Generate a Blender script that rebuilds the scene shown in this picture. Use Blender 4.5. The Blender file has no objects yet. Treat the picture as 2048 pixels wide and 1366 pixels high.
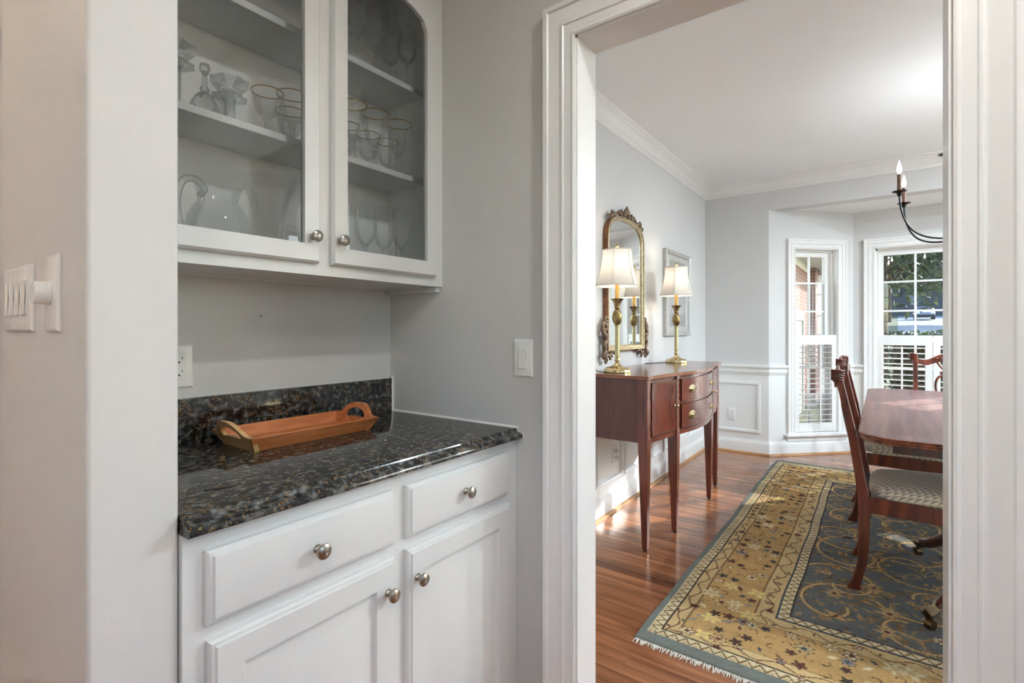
import bpy, bmesh, math, random
import numpy as np
from mathutils import Vector, Matrix

random.seed(7); RNG = np.random.default_rng(11)
S = bpy.context.scene
COL = S.collection
PI = math.pi

# ---------------------------------------------------------------- camera
CAM_H = 1.22
cd = bpy.data.cameras.new('camera'); cam = bpy.data.objects.new('camera', cd); COL.objects.link(cam)
cd.sensor_fit = 'HORIZONTAL'; cd.sensor_width = 36.0
cd.lens = 1010.0 * 36.0 / 2048.0
cd.shift_y = -(683 - 658) / 2048.0
cd.clip_start = 0.02; cd.clip_end = 400
cam.location = (0, 0, CAM_H)
cam.rotation_euler = (PI / 2, 0, math.radians(36.16 - 90))
S.camera = cam

# ---------------------------------------------------------------- world, sun, exposure
SUN_DIR = Vector((-3.2, 2.0, -1.85)).normalized()
w = bpy.data.worlds.new('world'); S.world = w; w.use_nodes = True
nt = w.node_tree; nt.nodes.clear()
sky = nt.nodes.new('ShaderNodeTexSky'); bg = nt.nodes.new('ShaderNodeBackground'); wo = nt.nodes.new('ShaderNodeOutputWorld')
sky.sky_type = 'NISHITA'; sky.sun_disc = False
sky.sun_elevation = math.asin(-SUN_DIR.z); sky.sun_rotation = math.atan2(-SUN_DIR.x, -SUN_DIR.y)
bg.inputs['Strength'].default_value = 0.32
nt.links.new(sky.outputs[0], bg.inputs[0]); nt.links.new(bg.outputs[0], wo.inputs[0])
sl = bpy.data.lights.new('sun', 'SUN'); so = bpy.data.objects.new('sun', sl); COL.objects.link(so)
sl.energy = 3.6; sl.angle = math.radians(0.6); sl.color = (1.0, 0.95, 0.86)
so.rotation_euler = SUN_DIR.to_track_quat('-Z', 'Y').to_euler(); so.location = (20, -10, 15)
S.view_settings.view_transform = 'Standard'; S.view_settings.look = 'None'
S.view_settings.gamma = 1.0; S.view_settings.use_curve_mapping = False
S.view_settings.exposure = 1.66
S.cycles.use_denoising = True
S.cycles.max_bounces = 10; S.cycles.diffuse_bounces = 6; S.cycles.transparent_max_bounces = 24
S.cycles.sample_clamp_indirect = 6.0; S.cycles.caustics_reflective = False; S.cycles.caustics_refractive = False

# ---------------------------------------------------------------- materials
def lin(r, g, b):
    f = lambda c: (c / 255 / 12.92) if c / 255 <= 0.04045 else ((c / 255 + 0.055) / 1.055) ** 2.4
    return (f(r), f(g), f(b), 1.0)
MAT = {}
def N(m, t, **kw):
    n = m.node_tree.nodes.new('ShaderNode' + t)
    for k, v in kw.items(): setattr(n, k, v)
    return n
def newmat(name):
    m = bpy.data.materials.new(name); m.use_nodes = True; MAT[name] = m
    p = m.node_tree.nodes['Principled BSDF']
    return m, p, m.node_tree.links.new
def ramp(m, stops):
    r = N(m, 'ValToRGB'); e = r.color_ramp.elements
    while len(e) < len(stops): e.new(0.5)
    for el, (pos, c) in zip(e, stops): el.position = pos; el.color = c
    return r
def pos_map(m, scale=(1, 1, 1), rot=(0, 0, 0), src='Position', obj_random=False):
    if src == 'Position': o = N(m, 'NewGeometry').outputs['Position']
    else: o = N(m, 'TexCoord').outputs[src]
    mp = N(m, 'Mapping'); mp.inputs['Scale'].default_value = scale; mp.inputs['Rotation'].default_value = rot
    m.node_tree.links.new(o, mp.inputs['Vector'])
    return mp.outputs[0]
def plain(name, col, rough=0.5, metal=0.0, var=0.04, nscale=6.0, bump=0.0, bscale=200.0, spec=0.5, coat=0.0):
    m, p, L = newmat(name)
    v = pos_map(m, src='Object' if False else 'Position')
    n = N(m, 'TexNoise'); n.inputs['Scale'].default_value = nscale; n.inputs['Detail'].default_value = 3
    L(v, n.inputs['Vector'])
    c0 = tuple(max(0, x * (1 - var)) for x in col[:3]) + (1,); c1 = tuple(min(1, x * (1 + var)) for x in col[:3]) + (1,)
    r = ramp(m, [(0.35, c0), (0.65, c1)]); L(n.outputs['Fac'], r.inputs[0]); L(r.outputs[0], p.inputs['Base Color'])
    p.inputs['Roughness'].default_value = rough; p.inputs['Metallic'].default_value = metal
    p.inputs['Specular IOR Level'].default_value = spec; p.inputs['Coat Weight'].default_value = coat
    if bump:
        b = N(m, 'TexNoise'); b.inputs['Scale'].default_value = bscale; L(v, b.inputs['Vector'])
        bp = N(m, 'Bump'); bp.inputs['Strength'].default_value = bump; bp.inputs['Distance'].default_value = 0.002
        L(b.outputs['Fac'], bp.inputs['Height']); L(bp.outputs[0], p.inputs['Normal'])
    return m
def wood(name, dark, light, rough=0.3, scale=(3, 30, 30), coat=0.3, rot=(0, 0, 0), bump=0.05, src='Position', rnd=0.0, stops=(0.3, 0.7)):
    m, p, L = newmat(name)
    v = pos_map(m, scale, rot, src)
    if rnd:
        oi = N(m, 'ObjectInfo'); ad = N(m, 'VectorMath', operation='ADD'); sc = N(m, 'VectorMath', operation='SCALE')
        cx = N(m, 'CombineXYZ'); L(oi.outputs['Random'], cx.inputs[0]); L(oi.outputs['Random'], cx.inputs[1]); L(oi.outputs['Random'], cx.inputs[2])
        sc.inputs['Scale'].default_value = 37.0; L(cx.outputs[0], sc.inputs[0]); L(v, ad.inputs[0]); L(sc.outputs[0], ad.inputs[1]); v = ad.outputs[0]
    n = N(m, 'TexNoise'); n.inputs['Scale'].default_value = 1.0; n.inputs['Detail'].default_value = 6; n.inputs['Distortion'].default_value = 0.8
    L(v, n.inputs['Vector'])
    r = ramp(m, [(stops[0], dark), (stops[1], light)]); L(n.outputs['Fac'], r.inputs[0])
    out = r.outputs[0]
    if rnd:
        hs = N(m, 'HueSaturation'); mr = N(m, 'MapRange'); L(oi.outputs['Random'], mr.inputs[0])
        mr.inputs['To Min'].default_value = 1 - rnd; mr.inputs['To Max'].default_value = 1 + rnd
        L(mr.outputs[0], hs.inputs['Value']); L(out, hs.inputs['Color']); out = hs.outputs[0]
    L(out, p.inputs['Base Color'])
    p.inputs['Roughness'].default_value = rough; p.inputs['Coat Weight'].default_value = coat; p.inputs['Coat Roughness'].default_value = 0.12
    bp = N(m, 'Bump'); bp.inputs['Strength'].default_value = bump; bp.inputs['Distance'].default_value = 0.002
    L(n.outputs['Fac'], bp.inputs['Height']); L(bp.outputs[0], p.inputs['Normal'])
    return m
def thin_glass(name, tint=(0.97, 0.98, 0.98, 1), refl=1.0, rough=0.0, ior=1.5, painted_haze=0.0):
    m = bpy.data.materials.new(name); m.use_nodes = True; MAT[name] = m
    m.node_tree.nodes.clear(); L = m.node_tree.links.new
    t = N(m, 'BsdfTransparent'); t.inputs[0].default_value = tint
    g = N(m, 'BsdfGlossy'); g.inputs['Roughness'].default_value = rough
    fr = N(m, 'Fresnel'); fr.inputs['IOR'].default_value = ior
    mu = N(m, 'Math', operation='MULTIPLY'); mu.inputs[1].default_value = refl; mu.use_clamp = True
    mx = N(m, 'MixShader'); o = N(m, 'OutputMaterial')
    L(fr.outputs[0], mu.inputs[0]); L(mu.outputs[0], mx.inputs[0]); L(t.outputs[0], mx.inputs[1]); L(g.outputs[0], mx.inputs[2]); L(mx.outputs[0], o.inputs[0])
    if painted_haze:      # white scatter painted in to brighten the glassware against the dark cabinet
        d = N(m, 'BsdfDiffuse'); d.inputs[0].default_value = (0.9, 0.92, 0.92, 1); tr_ = N(m, 'BsdfTranslucent'); tr_.inputs[0].default_value = (0.9, 0.92, 0.92, 1)
        ad = N(m, 'MixShader'); ad.inputs[0].default_value = 0.5; L(d.outputs[0], ad.inputs[1]); L(tr_.outputs[0], ad.inputs[2])
        m2 = N(m, 'MixShader'); m2.inputs[0].default_value = painted_haze; L(mx.outputs[0], m2.inputs[1]); L(ad.outputs[0], m2.inputs[2]); L(m2.outputs[0], o.inputs[0])
    return m
def emis(name, col, strength):
    m, p, L = newmat(name)
    p.inputs['Base Color'].default_value = col; p.inputs['Emission Color'].default_value = col; p.inputs['Emission Strength'].default_value = strength
    return m

plain('hall_paint', lin(210, 208, 205), 0.6, var=0.015, nscale=2.0, bump=0.12, bscale=260)
plain('dining_paint', lin(211, 210, 209), 0.6, var=0.012, nscale=2.0, bump=0.08, bscale=260)
plain('ceiling_paint', lin(240, 241, 242), 0.7, var=0.01, nscale=2.0, bump=0.08, bscale=200)
plain('trim_white', lin(234, 234, 232), 0.28, var=0.012, nscale=3.0)
plain('cabinet_white', lin(218, 218, 216), 0.35, var=0.012, nscale=3.0)
plain('cabinet_inside', lin(247, 246, 243), 0.45, var=0.015, nscale=3.0)
plain('plate_white', lin(236, 235, 231), 0.25, var=0.01)
plain('slot_black', lin(25, 25, 25), 0.5)
plain('nickel', lin(168, 160, 150), 0.28, 1.0, var=0.06, nscale=60)
plain('brass', lin(206, 188, 144), 0.22, 1.0, var=0.08, nscale=25)
plain('brass_dark', lin(150, 130, 90), 0.35, 1.0, var=0.2, nscale=60)
plain('bronze', lin(104, 84, 56), 0.35, 1.0, var=0.2, nscale=40)
plain('brass_column', lin(188, 178, 138), 0.35, 1.0, var=0.08, nscale=30)
plain('iron_black', lin(48, 46, 45), 0.4, 0.6, var=0.1)
plain('hinge_dark', lin(60, 50, 44), 0.4, 0.8, var=0.1)
plain('cord_black', lin(30, 30, 32), 0.5)
plain('cord_white', lin(225, 225, 222), 0.5)
plain('candle_sleeve', lin(208, 168, 92), 0.5, var=0.06, nscale=40)
plain('candle_brown', lin(120, 84, 66), 0.45, var=0.08, nscale=40)
plain('gold_rim', lin(206, 168, 96), 0.25, 1.0, var=0.05)
plain('caulk', lin(228, 226, 222), 0.5)
plain('concrete', lin(112, 120, 126), 0.85, var=0.08, nscale=2, bump=0.2)
plain('bark', lin(96, 76, 58), 0.9, var=0.3, nscale=14, bump=0.6, bscale=40)
plain('car_paint', lin(128, 136, 150), 0.25, 0.4, var=0.02, coat=0.6)
plain('car_glass', lin(70, 86, 110), 0.1, 0.2, var=0.02)
plain('siding_grey', lin(56, 62, 70), 0.8, var=0.06, nscale=3)
plain('tyre', lin(30, 30, 32), 0.8)
plain('tail_red', lin(150, 40, 36), 0.3)
plain('garage_cream', lin(158, 158, 146), 0.6, var=0.03)  # even cream darkened in place of the shade on the garage door
plain('soffit_white', lin(232, 228, 216), 0.7, var=0.02)
plain('frame_silver', lin(190, 189, 186), 0.38, 0.35, var=0.08, nscale=30)
plain('mat_board', lin(226, 225, 220), 0.8, var=0.01)
plain('rug_back', lin(150, 130, 90), 0.95)
plain('fringe_white', lin(228, 222, 210), 0.95, var=0.05, nscale=80)
plain('roof_dark', lin(54, 56, 62), 0.9, var=0.1, nscale=8)

wood('mahogany', lin(92, 40, 27), lin(128, 60, 40), 0.22, (5, 40, 3.0), 0.5, stops=(0.3, 0.75))
wood('mahogany_v', lin(72, 30, 21), lin(132, 60, 40), 0.26, (30, 34, 2.5), 0.5)
wood('mahogany_dark', lin(44, 20, 15), lin(88, 42, 28), 0.28, (30, 34, 2.5), 0.4)
wood('mahogany_side', lin(78, 36, 28), lin(104, 54, 42), 0.3, (24, 24, 3), 0.35)
wood('banding', lin(120, 62, 34), lin(164, 98, 56), 0.25, (60, 6, 30), 0.5)
wood('inlay', lin(128, 70, 38), lin(164, 100, 56), 0.3, (20, 20, 20), 0.4)
wood('chair_wood', lin(66, 28, 18), lin(132, 62, 36), 0.26, (24, 24, 2.5), 0.5, src='Object')
wood('table_wood', lin(88, 52, 42), lin(118, 76, 64), 0.5, (1.3, 26, 26), 0.15)
MAT['table_wood'].node_tree.nodes['Principled BSDF'].inputs['Specular IOR Level'].default_value = 0.28
wood('table_edge', lin(82, 38, 22), lin(150, 80, 48), 0.25, (3, 30, 30), 0.5)
wood('oak_floor', lin(112, 64, 38), lin(176, 118, 80), 0.24, (26, 1.6, 10), 0.35, rnd=0.17, stops=(0.28, 0.72))
wood('oak_shoe', lin(150, 104, 62), lin(196, 150, 104), 0.4, (3, 3, 30), 0.15)
wood('tray_wood', lin(176, 94, 46), lin(222, 144, 88), 0.35, (5, 40, 40), 0.25)
wood('tray_pale', lin(190, 142, 88), lin(226, 188, 134), 0.4, (40, 8, 40), 0.15)
wood('mirror_rust', lin(96, 60, 36), lin(156, 102, 62), 0.5, (60, 60, 40), 0.1, bump=0.3)
wood('mirror_gold', lin(140, 122, 90), lin(190, 174, 138), 0.35, (60, 60, 60), 0.2, bump=0.15)
wood('mirror_carve', lin(84, 64, 48), lin(152, 128, 104), 0.5, (50, 50, 50), 0.1, bump=0.4)
for nm in ('mirror_gold', 'mirror_carve'): MAT[nm].node_tree.nodes['Principled BSDF'].inputs['Metallic'].default_value = 0.35

thin_glass('cabinet_glass', (0.99, 0.992, 0.99, 1), 1.4)
thin_glass('window_glass', (0.90, 0.93, 0.94, 1), 1.6)
thin_glass('crystal', (0.972, 0.978, 0.978, 1), 0.38, 0.02, 1.45, 0.035)
thin_glass('crystal_cut', (0.965, 0.97, 0.97, 1), 0.6, 0.03, 1.5, 0.10)
thin_glass('picture_glass', (0.99, 0.99, 0.99, 1), 0.5)

m, p, L = newmat('mirror_glass')
n = N(m, 'TexNoise'); n.inputs['Scale'].default_value = 3
r = ramp(m, [(0.3, (0.86, 0.88, 0.87, 1)), (0.7, (0.9, 0.91, 0.9, 1))]); L(n.outputs['Fac'], r.inputs[0]); L(r.outputs[0], p.inputs['Base Color'])
p.inputs['Metallic'].default_value = 1; p.inputs['Roughness'].default_value = 0.02

# granite
m, p, L = newmat('granite')
v = pos_map(m)
v1 = N(m, 'TexVoronoi'); v1.inputs['Scale'].default_value = 60; v1.inputs['Randomness'].default_value = 1; L(v, v1.inputs['Vector'])
n1 = N(m, 'TexNoise'); n1.inputs['Scale'].default_value = 60; n1.inputs['Detail'].default_value = 5; L(v, n1.inputs['Vector'])
n2 = N(m, 'TexNoise'); n2.inputs['Scale'].default_value = 170; n2.inputs['Detail'].default_value = 3; L(v, n2.inputs['Vector'])
r1 = ramp(m, [(0.38, (0.006, 0.006, 0.006, 1)), (0.48, (0.020, 0.020, 0.019, 1)), (0.58, (0.07, 0.07, 0.066, 1)), (0.70, (0.19, 0.19, 0.18, 1))]); L(n1.outputs['Fac'], r1.inputs[0])
r2 = ramp(m, [(0.55, (0, 0, 0, 1)), (0.63, (1, 1, 1, 1))]); L(n2.outputs['Fac'], r2.inputs[0])
sp = N(m, 'SeparateColor'); L(v1.outputs['Color'], sp.inputs[0])
r3 = ramp(m, [(0.52, (0, 0, 0, 1)), (0.57, (1, 1, 1, 1))]); L(sp.outputs[0], r3.inputs[0])
mm = N(m, 'Math', operation='MULTIPLY'); L(r2.outputs[0], mm.inputs[0]); L(r3.outputs[0], mm.inputs[1])
mx = N(m, 'Mix', data_type='RGBA'); L(mm.outputs[0], mx.inputs[0]); L(r1.outputs[0], mx.inputs[6]); mx.inputs[7].default_value = lin(128, 100, 64)
L(mx.outputs[2], p.inputs['Base Color']); p.inputs['Roughness'].default_value = 0.07; p.inputs['Specular IOR Level'].default_value = 0.8

# brick
m, p, L = newmat('brick_wall')
tc = N(m, 'NewGeometry'); sx = N(m, 'SeparateXYZ'); L(tc.outputs['Position'], sx.inputs[0])
cx = N(m, 'CombineXYZ'); L(sx.outputs[0], cx.inputs[0]); L(sx.outputs[2], cx.inputs[1])
bt = N(m, 'TexBrick'); L(cx.outputs[0], bt.inputs['Vector']); bt.inputs['Scale'].default_value = 1.0
bt.inputs['Brick Width'].default_value = 0.21; bt.inputs['Row Height'].default_value = 0.075; bt.inputs['Mortar Size'].default_value = 0.008
bt.inputs['Color1'].default_value = lin(122, 74, 62); bt.inputs['Color2'].default_value = lin(146, 98, 82); bt.inputs['Mortar'].default_value = lin(150, 142, 132)
L(bt.outputs['Color'], p.inputs['Base Color']); p.inputs['Roughness'].default_value = 0.85
bp_ = N(m, 'Bump'); bp_.invert = True; bp_.inputs['Distance'].default_value = 0.01; L(bt.outputs['Fac'], bp_.inputs['Height']); L(bp_.outputs[0], p.inputs['Normal'])

# grass / soil
m, p, L = newmat('lawn')
v = pos_map(m); n = N(m, 'TexNoise'); n.inputs['Scale'].default_value = 5; n.inputs['Detail'].default_value = 8; L(v, n.inputs['Vector'])
r = ramp(m, [(0.3, lin(40, 46, 32)), (0.5, lin(66, 76, 46)), (0.7, lin(110, 110, 78))]); L(n.outputs['Fac'], r.inputs[0]); L(r.outputs[0], p.inputs['Base Color']); p.inputs['Roughness'].default_value = 0.95
def leafmat(name, a, b):
    m, p, L = newmat(name)
    v = pos_map(m); n = N(m, 'TexNoise'); n.inputs['Scale'].default_value = 2.5; n.inputs['Detail'].default_value = 6; L(v, n.inputs['Vector'])
    r = ramp(m, [(0.35, a), (0.65, b)]); L(n.outputs['Fac'], r.inputs[0]); L(r.outputs[0], p.inputs['Base Color']); p.inputs['Roughness'].default_value = 0.55
    t = N(m, 'BsdfTranslucent'); L(r.outputs[0], t.inputs[0]); mx = N(m, 'MixShader'); mx.inputs[0].default_value = 0.35
    o = m.node_tree.nodes['Material Output']; L(p.outputs[0], mx.inputs[1]); L(t.outputs[0], mx.inputs[2]); L(mx.outputs[0], o.inputs[0])
leafmat('leaf_green', lin(38, 48, 32), lin(92, 102, 66))
leafmat('leaf_dark', lin(24, 30, 30), lin(46, 54, 50))
leafmat('leaf_hedge', lin(30, 42, 28), lin(72, 92, 52))

# lamp shade: translucent silk
m = bpy.data.materials.new('shade_silk'); m.use_nodes = True; MAT['shade_silk'] = m; m.node_tree.nodes.clear(); L = m.node_tree.links.new
d = N(m, 'BsdfDiffuse'); t = N(m, 'BsdfTranslucent'); mx = N(m, 'MixShader'); o = N(m, 'OutputMaterial')
nz = N(m, 'TexNoise'); nz.inputs['Scale'].default_value = 90; v = pos_map(m, (6, 6, 0.3)); L(v, nz.inputs['Vector'])
r = ramp(m, [(0.3, lin(222, 221, 218)), (0.7, lin(232, 231, 229))]); L(nz.outputs['Fac'], r.inputs[0]); L(r.outputs[0], d.inputs[0])
t.inputs[0].default_value = (0.93, 0.91, 0.88, 1); mx.inputs[0].default_value = 0.30
L(d.outputs[0], mx.inputs[1]); L(t.outputs[0], mx.inputs[2]); L(mx.outputs[0], o.inputs[0])
emis('bulb_glow', (1.0, 0.88, 0.72, 1), 8.0)
emis('downlight_glow', (1.0, 0.95, 0.88, 1), 10.0)

# seat fabric: small honeycomb of cream, grey-blue and tan
m, p, L = newmat('seat_fabric')
v0_ = pos_map(m, (46, 46, 46), src='Object'); sq_ = N(m, 'SeparateXYZ'); L(v0_, sq_.inputs[0])
ax_ = N(m, 'Math', operation='ADD'); L(sq_.outputs[0], ax_.inputs[0]); L(sq_.outputs[2], ax_.inputs[1]); ay_ = N(m, 'Math', operation='ADD'); L(sq_.outputs[1], ay_.inputs[0]); L(sq_.outputs[2], ay_.inputs[1])
cq_ = N(m, 'CombineXYZ'); L(ax_.outputs[0], cq_.inputs[0]); L(ay_.outputs[0], cq_.inputs[1]); v = cq_.outputs[0]
wv = []
for rz in (0, 60, 120):
    mp = N(m, 'Mapping'); mp.inputs['Rotation'].default_value = (0, 0, math.radians(rz)); L(v, mp.inputs['Vector'])
    s_ = N(m, 'SeparateXYZ'); L(mp.outputs[0], s_.inputs[0])
    ml = N(m, 'Math', operation='MULTIPLY'); ml.inputs[1].default_value = PI; L(s_.outputs[0], ml.inputs[0])
    sn = N(m, 'Math', operation='SINE'); L(ml.outputs[0], sn.inputs[0]); wv.append(sn.outputs[0])
a1 = N(m, 'Math', operation='MULTIPLY'); L(wv[0], a1.inputs[0]); L(wv[1], a1.inputs[1])
a2 = N(m, 'Math', operation='MULTIPLY'); L(a1.outputs[0], a2.inputs[0]); L(wv[2], a2.inputs[1])
a3 = N(m, 'MapRange'); a3.inputs['From Min'].default_value = -0.35; a3.inputs['From Max'].default_value = 0.35; L(a2.outputs[0], a3.inputs[0])
r = ramp(m, [(0.22, lin(158, 152, 142)), (0.45, lin(202, 184, 150)), (0.6, lin(214, 202, 178)), (0.85, lin(226, 218, 202))]); L(a3.outputs[0], r.inputs[0])
L(r.outputs[0], p.inputs['Base Color']); p.inputs['Roughness'].default_value = 0.8; p.inputs['Sheen Weight'].default_value = 0.2

# rug pile
m, p, L = newmat('rug_pile')
at = N(m, 'Attribute'); at.attribute_name = 'Col'
v = pos_map(m, (220, 40, 200)); n = N(m, 'TexNoise'); n.inputs['Scale'].default_value = 1.0; n.inputs['Detail'].default_value = 4; L(v, n.inputs['Vector'])
mr = N(m, 'MapRange'); mr.inputs['To Min'].default_value = 0.72; mr.inputs['To Max'].default_value = 1.25; L(n.outputs['Fac'], mr.inputs[0])
hs = N(m, 'HueSaturation'); L(mr.outputs[0], hs.inputs['Value']); L(at.outputs['Color'], hs.inputs['Color']); L(hs.outputs[0], p.inputs['Base Color'])
p.inputs['Roughness'].default_value = 0.95; p.inputs['Specular IOR Level'].default_value = 0.1
bp_ = N(m, 'Bump'); bp_.inputs['Strength'].default_value = 0.5; bp_.inputs['Distance'].default_value = 0.004; L(n.outputs['Fac'], bp_.inputs['Height']); L(bp_.outputs[0], p.inputs['Normal'])

# landscape print
m, p, L = newmat('landscape_print')
g = N(m, 'NewGeometry'); sx = N(m, 'SeparateXYZ'); L(g.outputs['Position'], sx.inputs[0])
n = N(m, 'TexNoise'); n.inputs['Scale'].default_value = 7; n.inputs['Detail'].default_value = 5; L(g.outputs['Position'], n.inputs['Vector'])
ml = N(m, 'Math', operation='MULTIPLY_ADD'); ml.inputs[1].default_value = 0.16; L(n.outputs['Fac'], ml.inputs[0]); L(sx.outputs[2], ml.inputs[2])
mr = N(m, 'MapRange'); mr.inputs['From Min'].default_value = 1.25; mr.inputs['From Max'].default_value = 1.9; L(ml.outputs[0], mr.inputs[0])
r = ramp(m, [(0.0, lin(150, 152, 152)), (0.27, lin(172, 174, 174)), (0.30, lin(206, 207, 208)), (0.7, lin(208, 208, 206)), (0.86, lin(178, 176, 166)), (1.0, lin(166, 164, 152))]); L(mr.outputs[0], r.inputs[0])
L(r.outputs[0], p.inputs['Base Color']); p.inputs['Roughness'].default_value = 0.6

# ---------------------------------------------------------------- mesh helpers
WL = {}
class MB:
    def __init__(s): s.v = []; s.f = []
    def add(s, vs, fs):
        b = len(s.v); s.v += [tuple(map(float, q)) for q in vs]; s.f += [tuple(b + i for i in q) for q in fs]; return s
    def box(s, x0, x1, y0, y1, z0, z1):
        return s.add([(x0, y0, z0), (x1, y0, z0), (x1, y1, z0), (x0, y1, z0), (x0, y0, z1), (x1, y0, z1), (x1, y1, z1), (x0, y1, z1)],
                     [(0, 3, 2, 1), (4, 5, 6, 7), (0, 1, 5, 4), (1, 2, 6, 5), (2, 3, 7, 6), (3, 0, 4, 7)])
    def taper(s, cx, cy, z0, z1, h0, h1):          # square post, half widths h0 at z0 and h1 at z1
        vs = [(cx + a * h, cy + b * h, z) for z, h in ((z0, h0), (z1, h1)) for a, b in ((-1, -1), (1, -1), (1, 1), (-1, 1))]
        return s.add(vs, [(0, 3, 2, 1), (4, 5, 6, 7), (0, 1, 5, 4), (1, 2, 6, 5), (2, 3, 7, 6), (3, 0, 4, 7)])
    def prism(s, poly, axis, a0, a1):               # 2-D polygon extruded along an axis
        n = len(poly)
        def P(q, a): return (a, q[0], q[1]) if axis == 'x' else ((q[0], a, q[1]) if axis == 'y' else (q[0], q[1], a))
        vs = [P(q, a0) for q in poly] + [P(q, a1) for q in poly]
        return s.add(vs, [tuple(range(n)), tuple(range(2 * n - 1, n - 1, -1))] + [(i, n + i, n + (i + 1) % n, (i + 1) % n) for i in range(n)])
    def lathe(s, prof, c=(0, 0, 0), n=24, axis='z', fn=None):
        vs = []; m_ = len(prof)
        for i, (r, z) in enumerate(prof):
            for k in range(n):
                a = 2 * PI * k / n; rr = r * (fn(a, i, z) if fn else 1)
                x, y = rr * math.cos(a), rr * math.sin(a)
                q = (x, y, z) if axis == 'z' else ((x, -z, y) if axis == '-y' else (-z, x, y))
                vs.append((c[0] + q[0], c[1] + q[1], c[2] + q[2]))
        fs = [(i * n + k, i * n + (k + 1) % n, (i + 1) * n + (k + 1) % n, (i + 1) * n + k) for i in range(m_ - 1) for k in range(n)]
        if prof[0][0] > 1e-6 and fn is None and getattr(s, 'cap', True): fs.append(tuple(range(n - 1, -1, -1)))
        if prof[-1][0] > 1e-6 and fn is None and getattr(s, 'cap', True): fs.append(tuple((m_ - 1) * n + k for k in range(n)))
        return s.add(vs, fs)
    def tube(s, pts, rad, n=8, cap=True, sx=1.0, smooth=False):
        if smooth:
            if isinstance(rad, (list, tuple)): rad = [q[0] for q in smooth_path([(r_, 0, 0) for r_ in rad])]
            pts = smooth_path(pts)
        pts = [Vector(q) for q in pts]; m_ = len(pts)
        rad = rad if isinstance(rad, (list, tuple)) else [rad] * m_
        t0 = (pts[1] - pts[0]).normalized(); up = Vector((0, 0, 1)) if abs(t0.z) < 0.9 else Vector((1, 0, 0))
        u = t0.cross(up).normalized(); vs = []
        for i, q in enumerate(pts):
            t = (pts[min(i + 1, m_ - 1)] - pts[max(i - 1, 0)]).normalized()
            u = (u - t * u.dot(t)); u = u.normalized() if u.length > 1e-6 else t.orthogonal().normalized()
            b = t.cross(u)
            for k in range(n):
                a = 2 * PI * k / n; vs.append(q + (u * math.cos(a) * sx + b * math.sin(a)) * rad[i])
        fs = [(i * n + k, i * n + (k + 1) % n, (i + 1) * n + (k + 1) % n, (i + 1) * n + k) for i in range(m_ - 1) for k in range(n)]
        if cap: fs += [tuple(range(n - 1, -1, -1)), tuple((m_ - 1) * n + k for k in range(n))]
        return s.add(vs, fs)
    def ball(s, c, r, rot=None, nu=10, nv=7):
        r = r if isinstance(r, (list, tuple)) else (r, r, r); R = rot or Matrix.Identity(3); vs = []
        for j in range(nv + 1):
            ph = -PI / 2 + PI * j / nv
            for k in range(nu):
                a = 2 * PI * k / nu
                q = R @ Vector((r[0] * math.cos(ph) * math.cos(a), r[1] * math.cos(ph) * math.sin(a), r[2] * math.sin(ph)))
                vs.append((c[0] + q.x, c[1] + q.y, c[2] + q.z))
        return s.add(vs, [(j * nu + k, j * nu + (k + 1) % nu, (j + 1) * nu + (k + 1) % nu, (j + 1) * nu + k) for j in range(nv) for k in range(nu)])
    def rings(s, loops, cap_first=False, cap_last=True, closed=True):   # loft between equal-length loops
        n = len(loops[0]); vs = [q for l in loops for q in l]; fs = []
        for i in range(len(loops) - 1):
            for k in range(n if closed else n - 1):
                k2 = (k + 1) % n; fs.append((i * n + k, i * n + k2, (i + 1) * n + k2, (i + 1) * n + k))
        if cap_first: fs.append(tuple(range(n - 1, -1, -1)))
        if cap_last: fs.append(tuple((len(loops) - 1) * n + k for k in range(n)))
        return s.add(vs, fs)
    def xf(s, fn): s.v = [tuple(fn(*q)) for q in s.v]; return s
    def build(s, name, mat, parent=None, smooth=True, bevel=0.0, seg=2, angle=40):
        o_ = WL.get(parent.name, Vector((0, 0, 0))) if parent else Vector((0, 0, 0))
        me = bpy.data.meshes.new(name)
        me.from_pydata([(a - o_.x, b - o_.y, c - o_.z) for a, b, c in s.v], [], s.f)
        bm = bmesh.new(); bm.from_mesh(me)
        bmesh.ops.remove_doubles(bm, verts=bm.verts, dist=1e-6)
        bmesh.ops.recalc_face_normals(bm, faces=bm.faces); bm.to_mesh(me); bm.free()
        me.materials.append(MAT[mat])
        if smooth:
            me.shade_smooth(); me.set_sharp_from_angle(angle=math.radians(angle))
        ob = bpy.data.objects.new(name, me); COL.objects.link(ob)
        if parent: ob.parent = parent
        WL[ob.name] = o_
        if bevel:
            bv = ob.modifiers.new('bevel', 'BEVEL'); bv.width = bevel; bv.segments = seg; bv.limit_method = 'ANGLE'; bv.angle_limit = math.radians(50)
            bv.harden_normals = False
        return ob
def smooth_path(pts, n=6):
    P = [np.array(q, float) for q in pts]; P = [2 * P[0] - P[1]] + P + [2 * P[-1] - P[-2]]; out = []
    for i in range(1, len(P) - 2):
        for k in range(n):
            t = k / n; a, b, c, d = P[i - 1], P[i], P[i + 1], P[i + 2]
            out.append(tuple(0.5 * (2 * b + (c - a) * t + (2 * a - 5 * b + 4 * c - d) * t * t + (3 * b - a - 3 * c + d) * t ** 3)))
    return out + [tuple(P[-2])]
def tag(o, label, cat, group=None):
    o['label'] = label; o['category'] = cat
    if group: o['group'] = group
    return o
def thing(name, label, cat, loc=(0, 0, 0), group=None):
    o = bpy.data.objects.new(name, None); COL.objects.link(o); o.location = loc; o.empty_display_size = 0.05
    WL[o.name] = Vector(loc); return tag(o, label, cat, group)
def struct(o, label=None):
    o['kind'] = 'structure'
    if label: o['label'] = label
    return o
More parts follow.
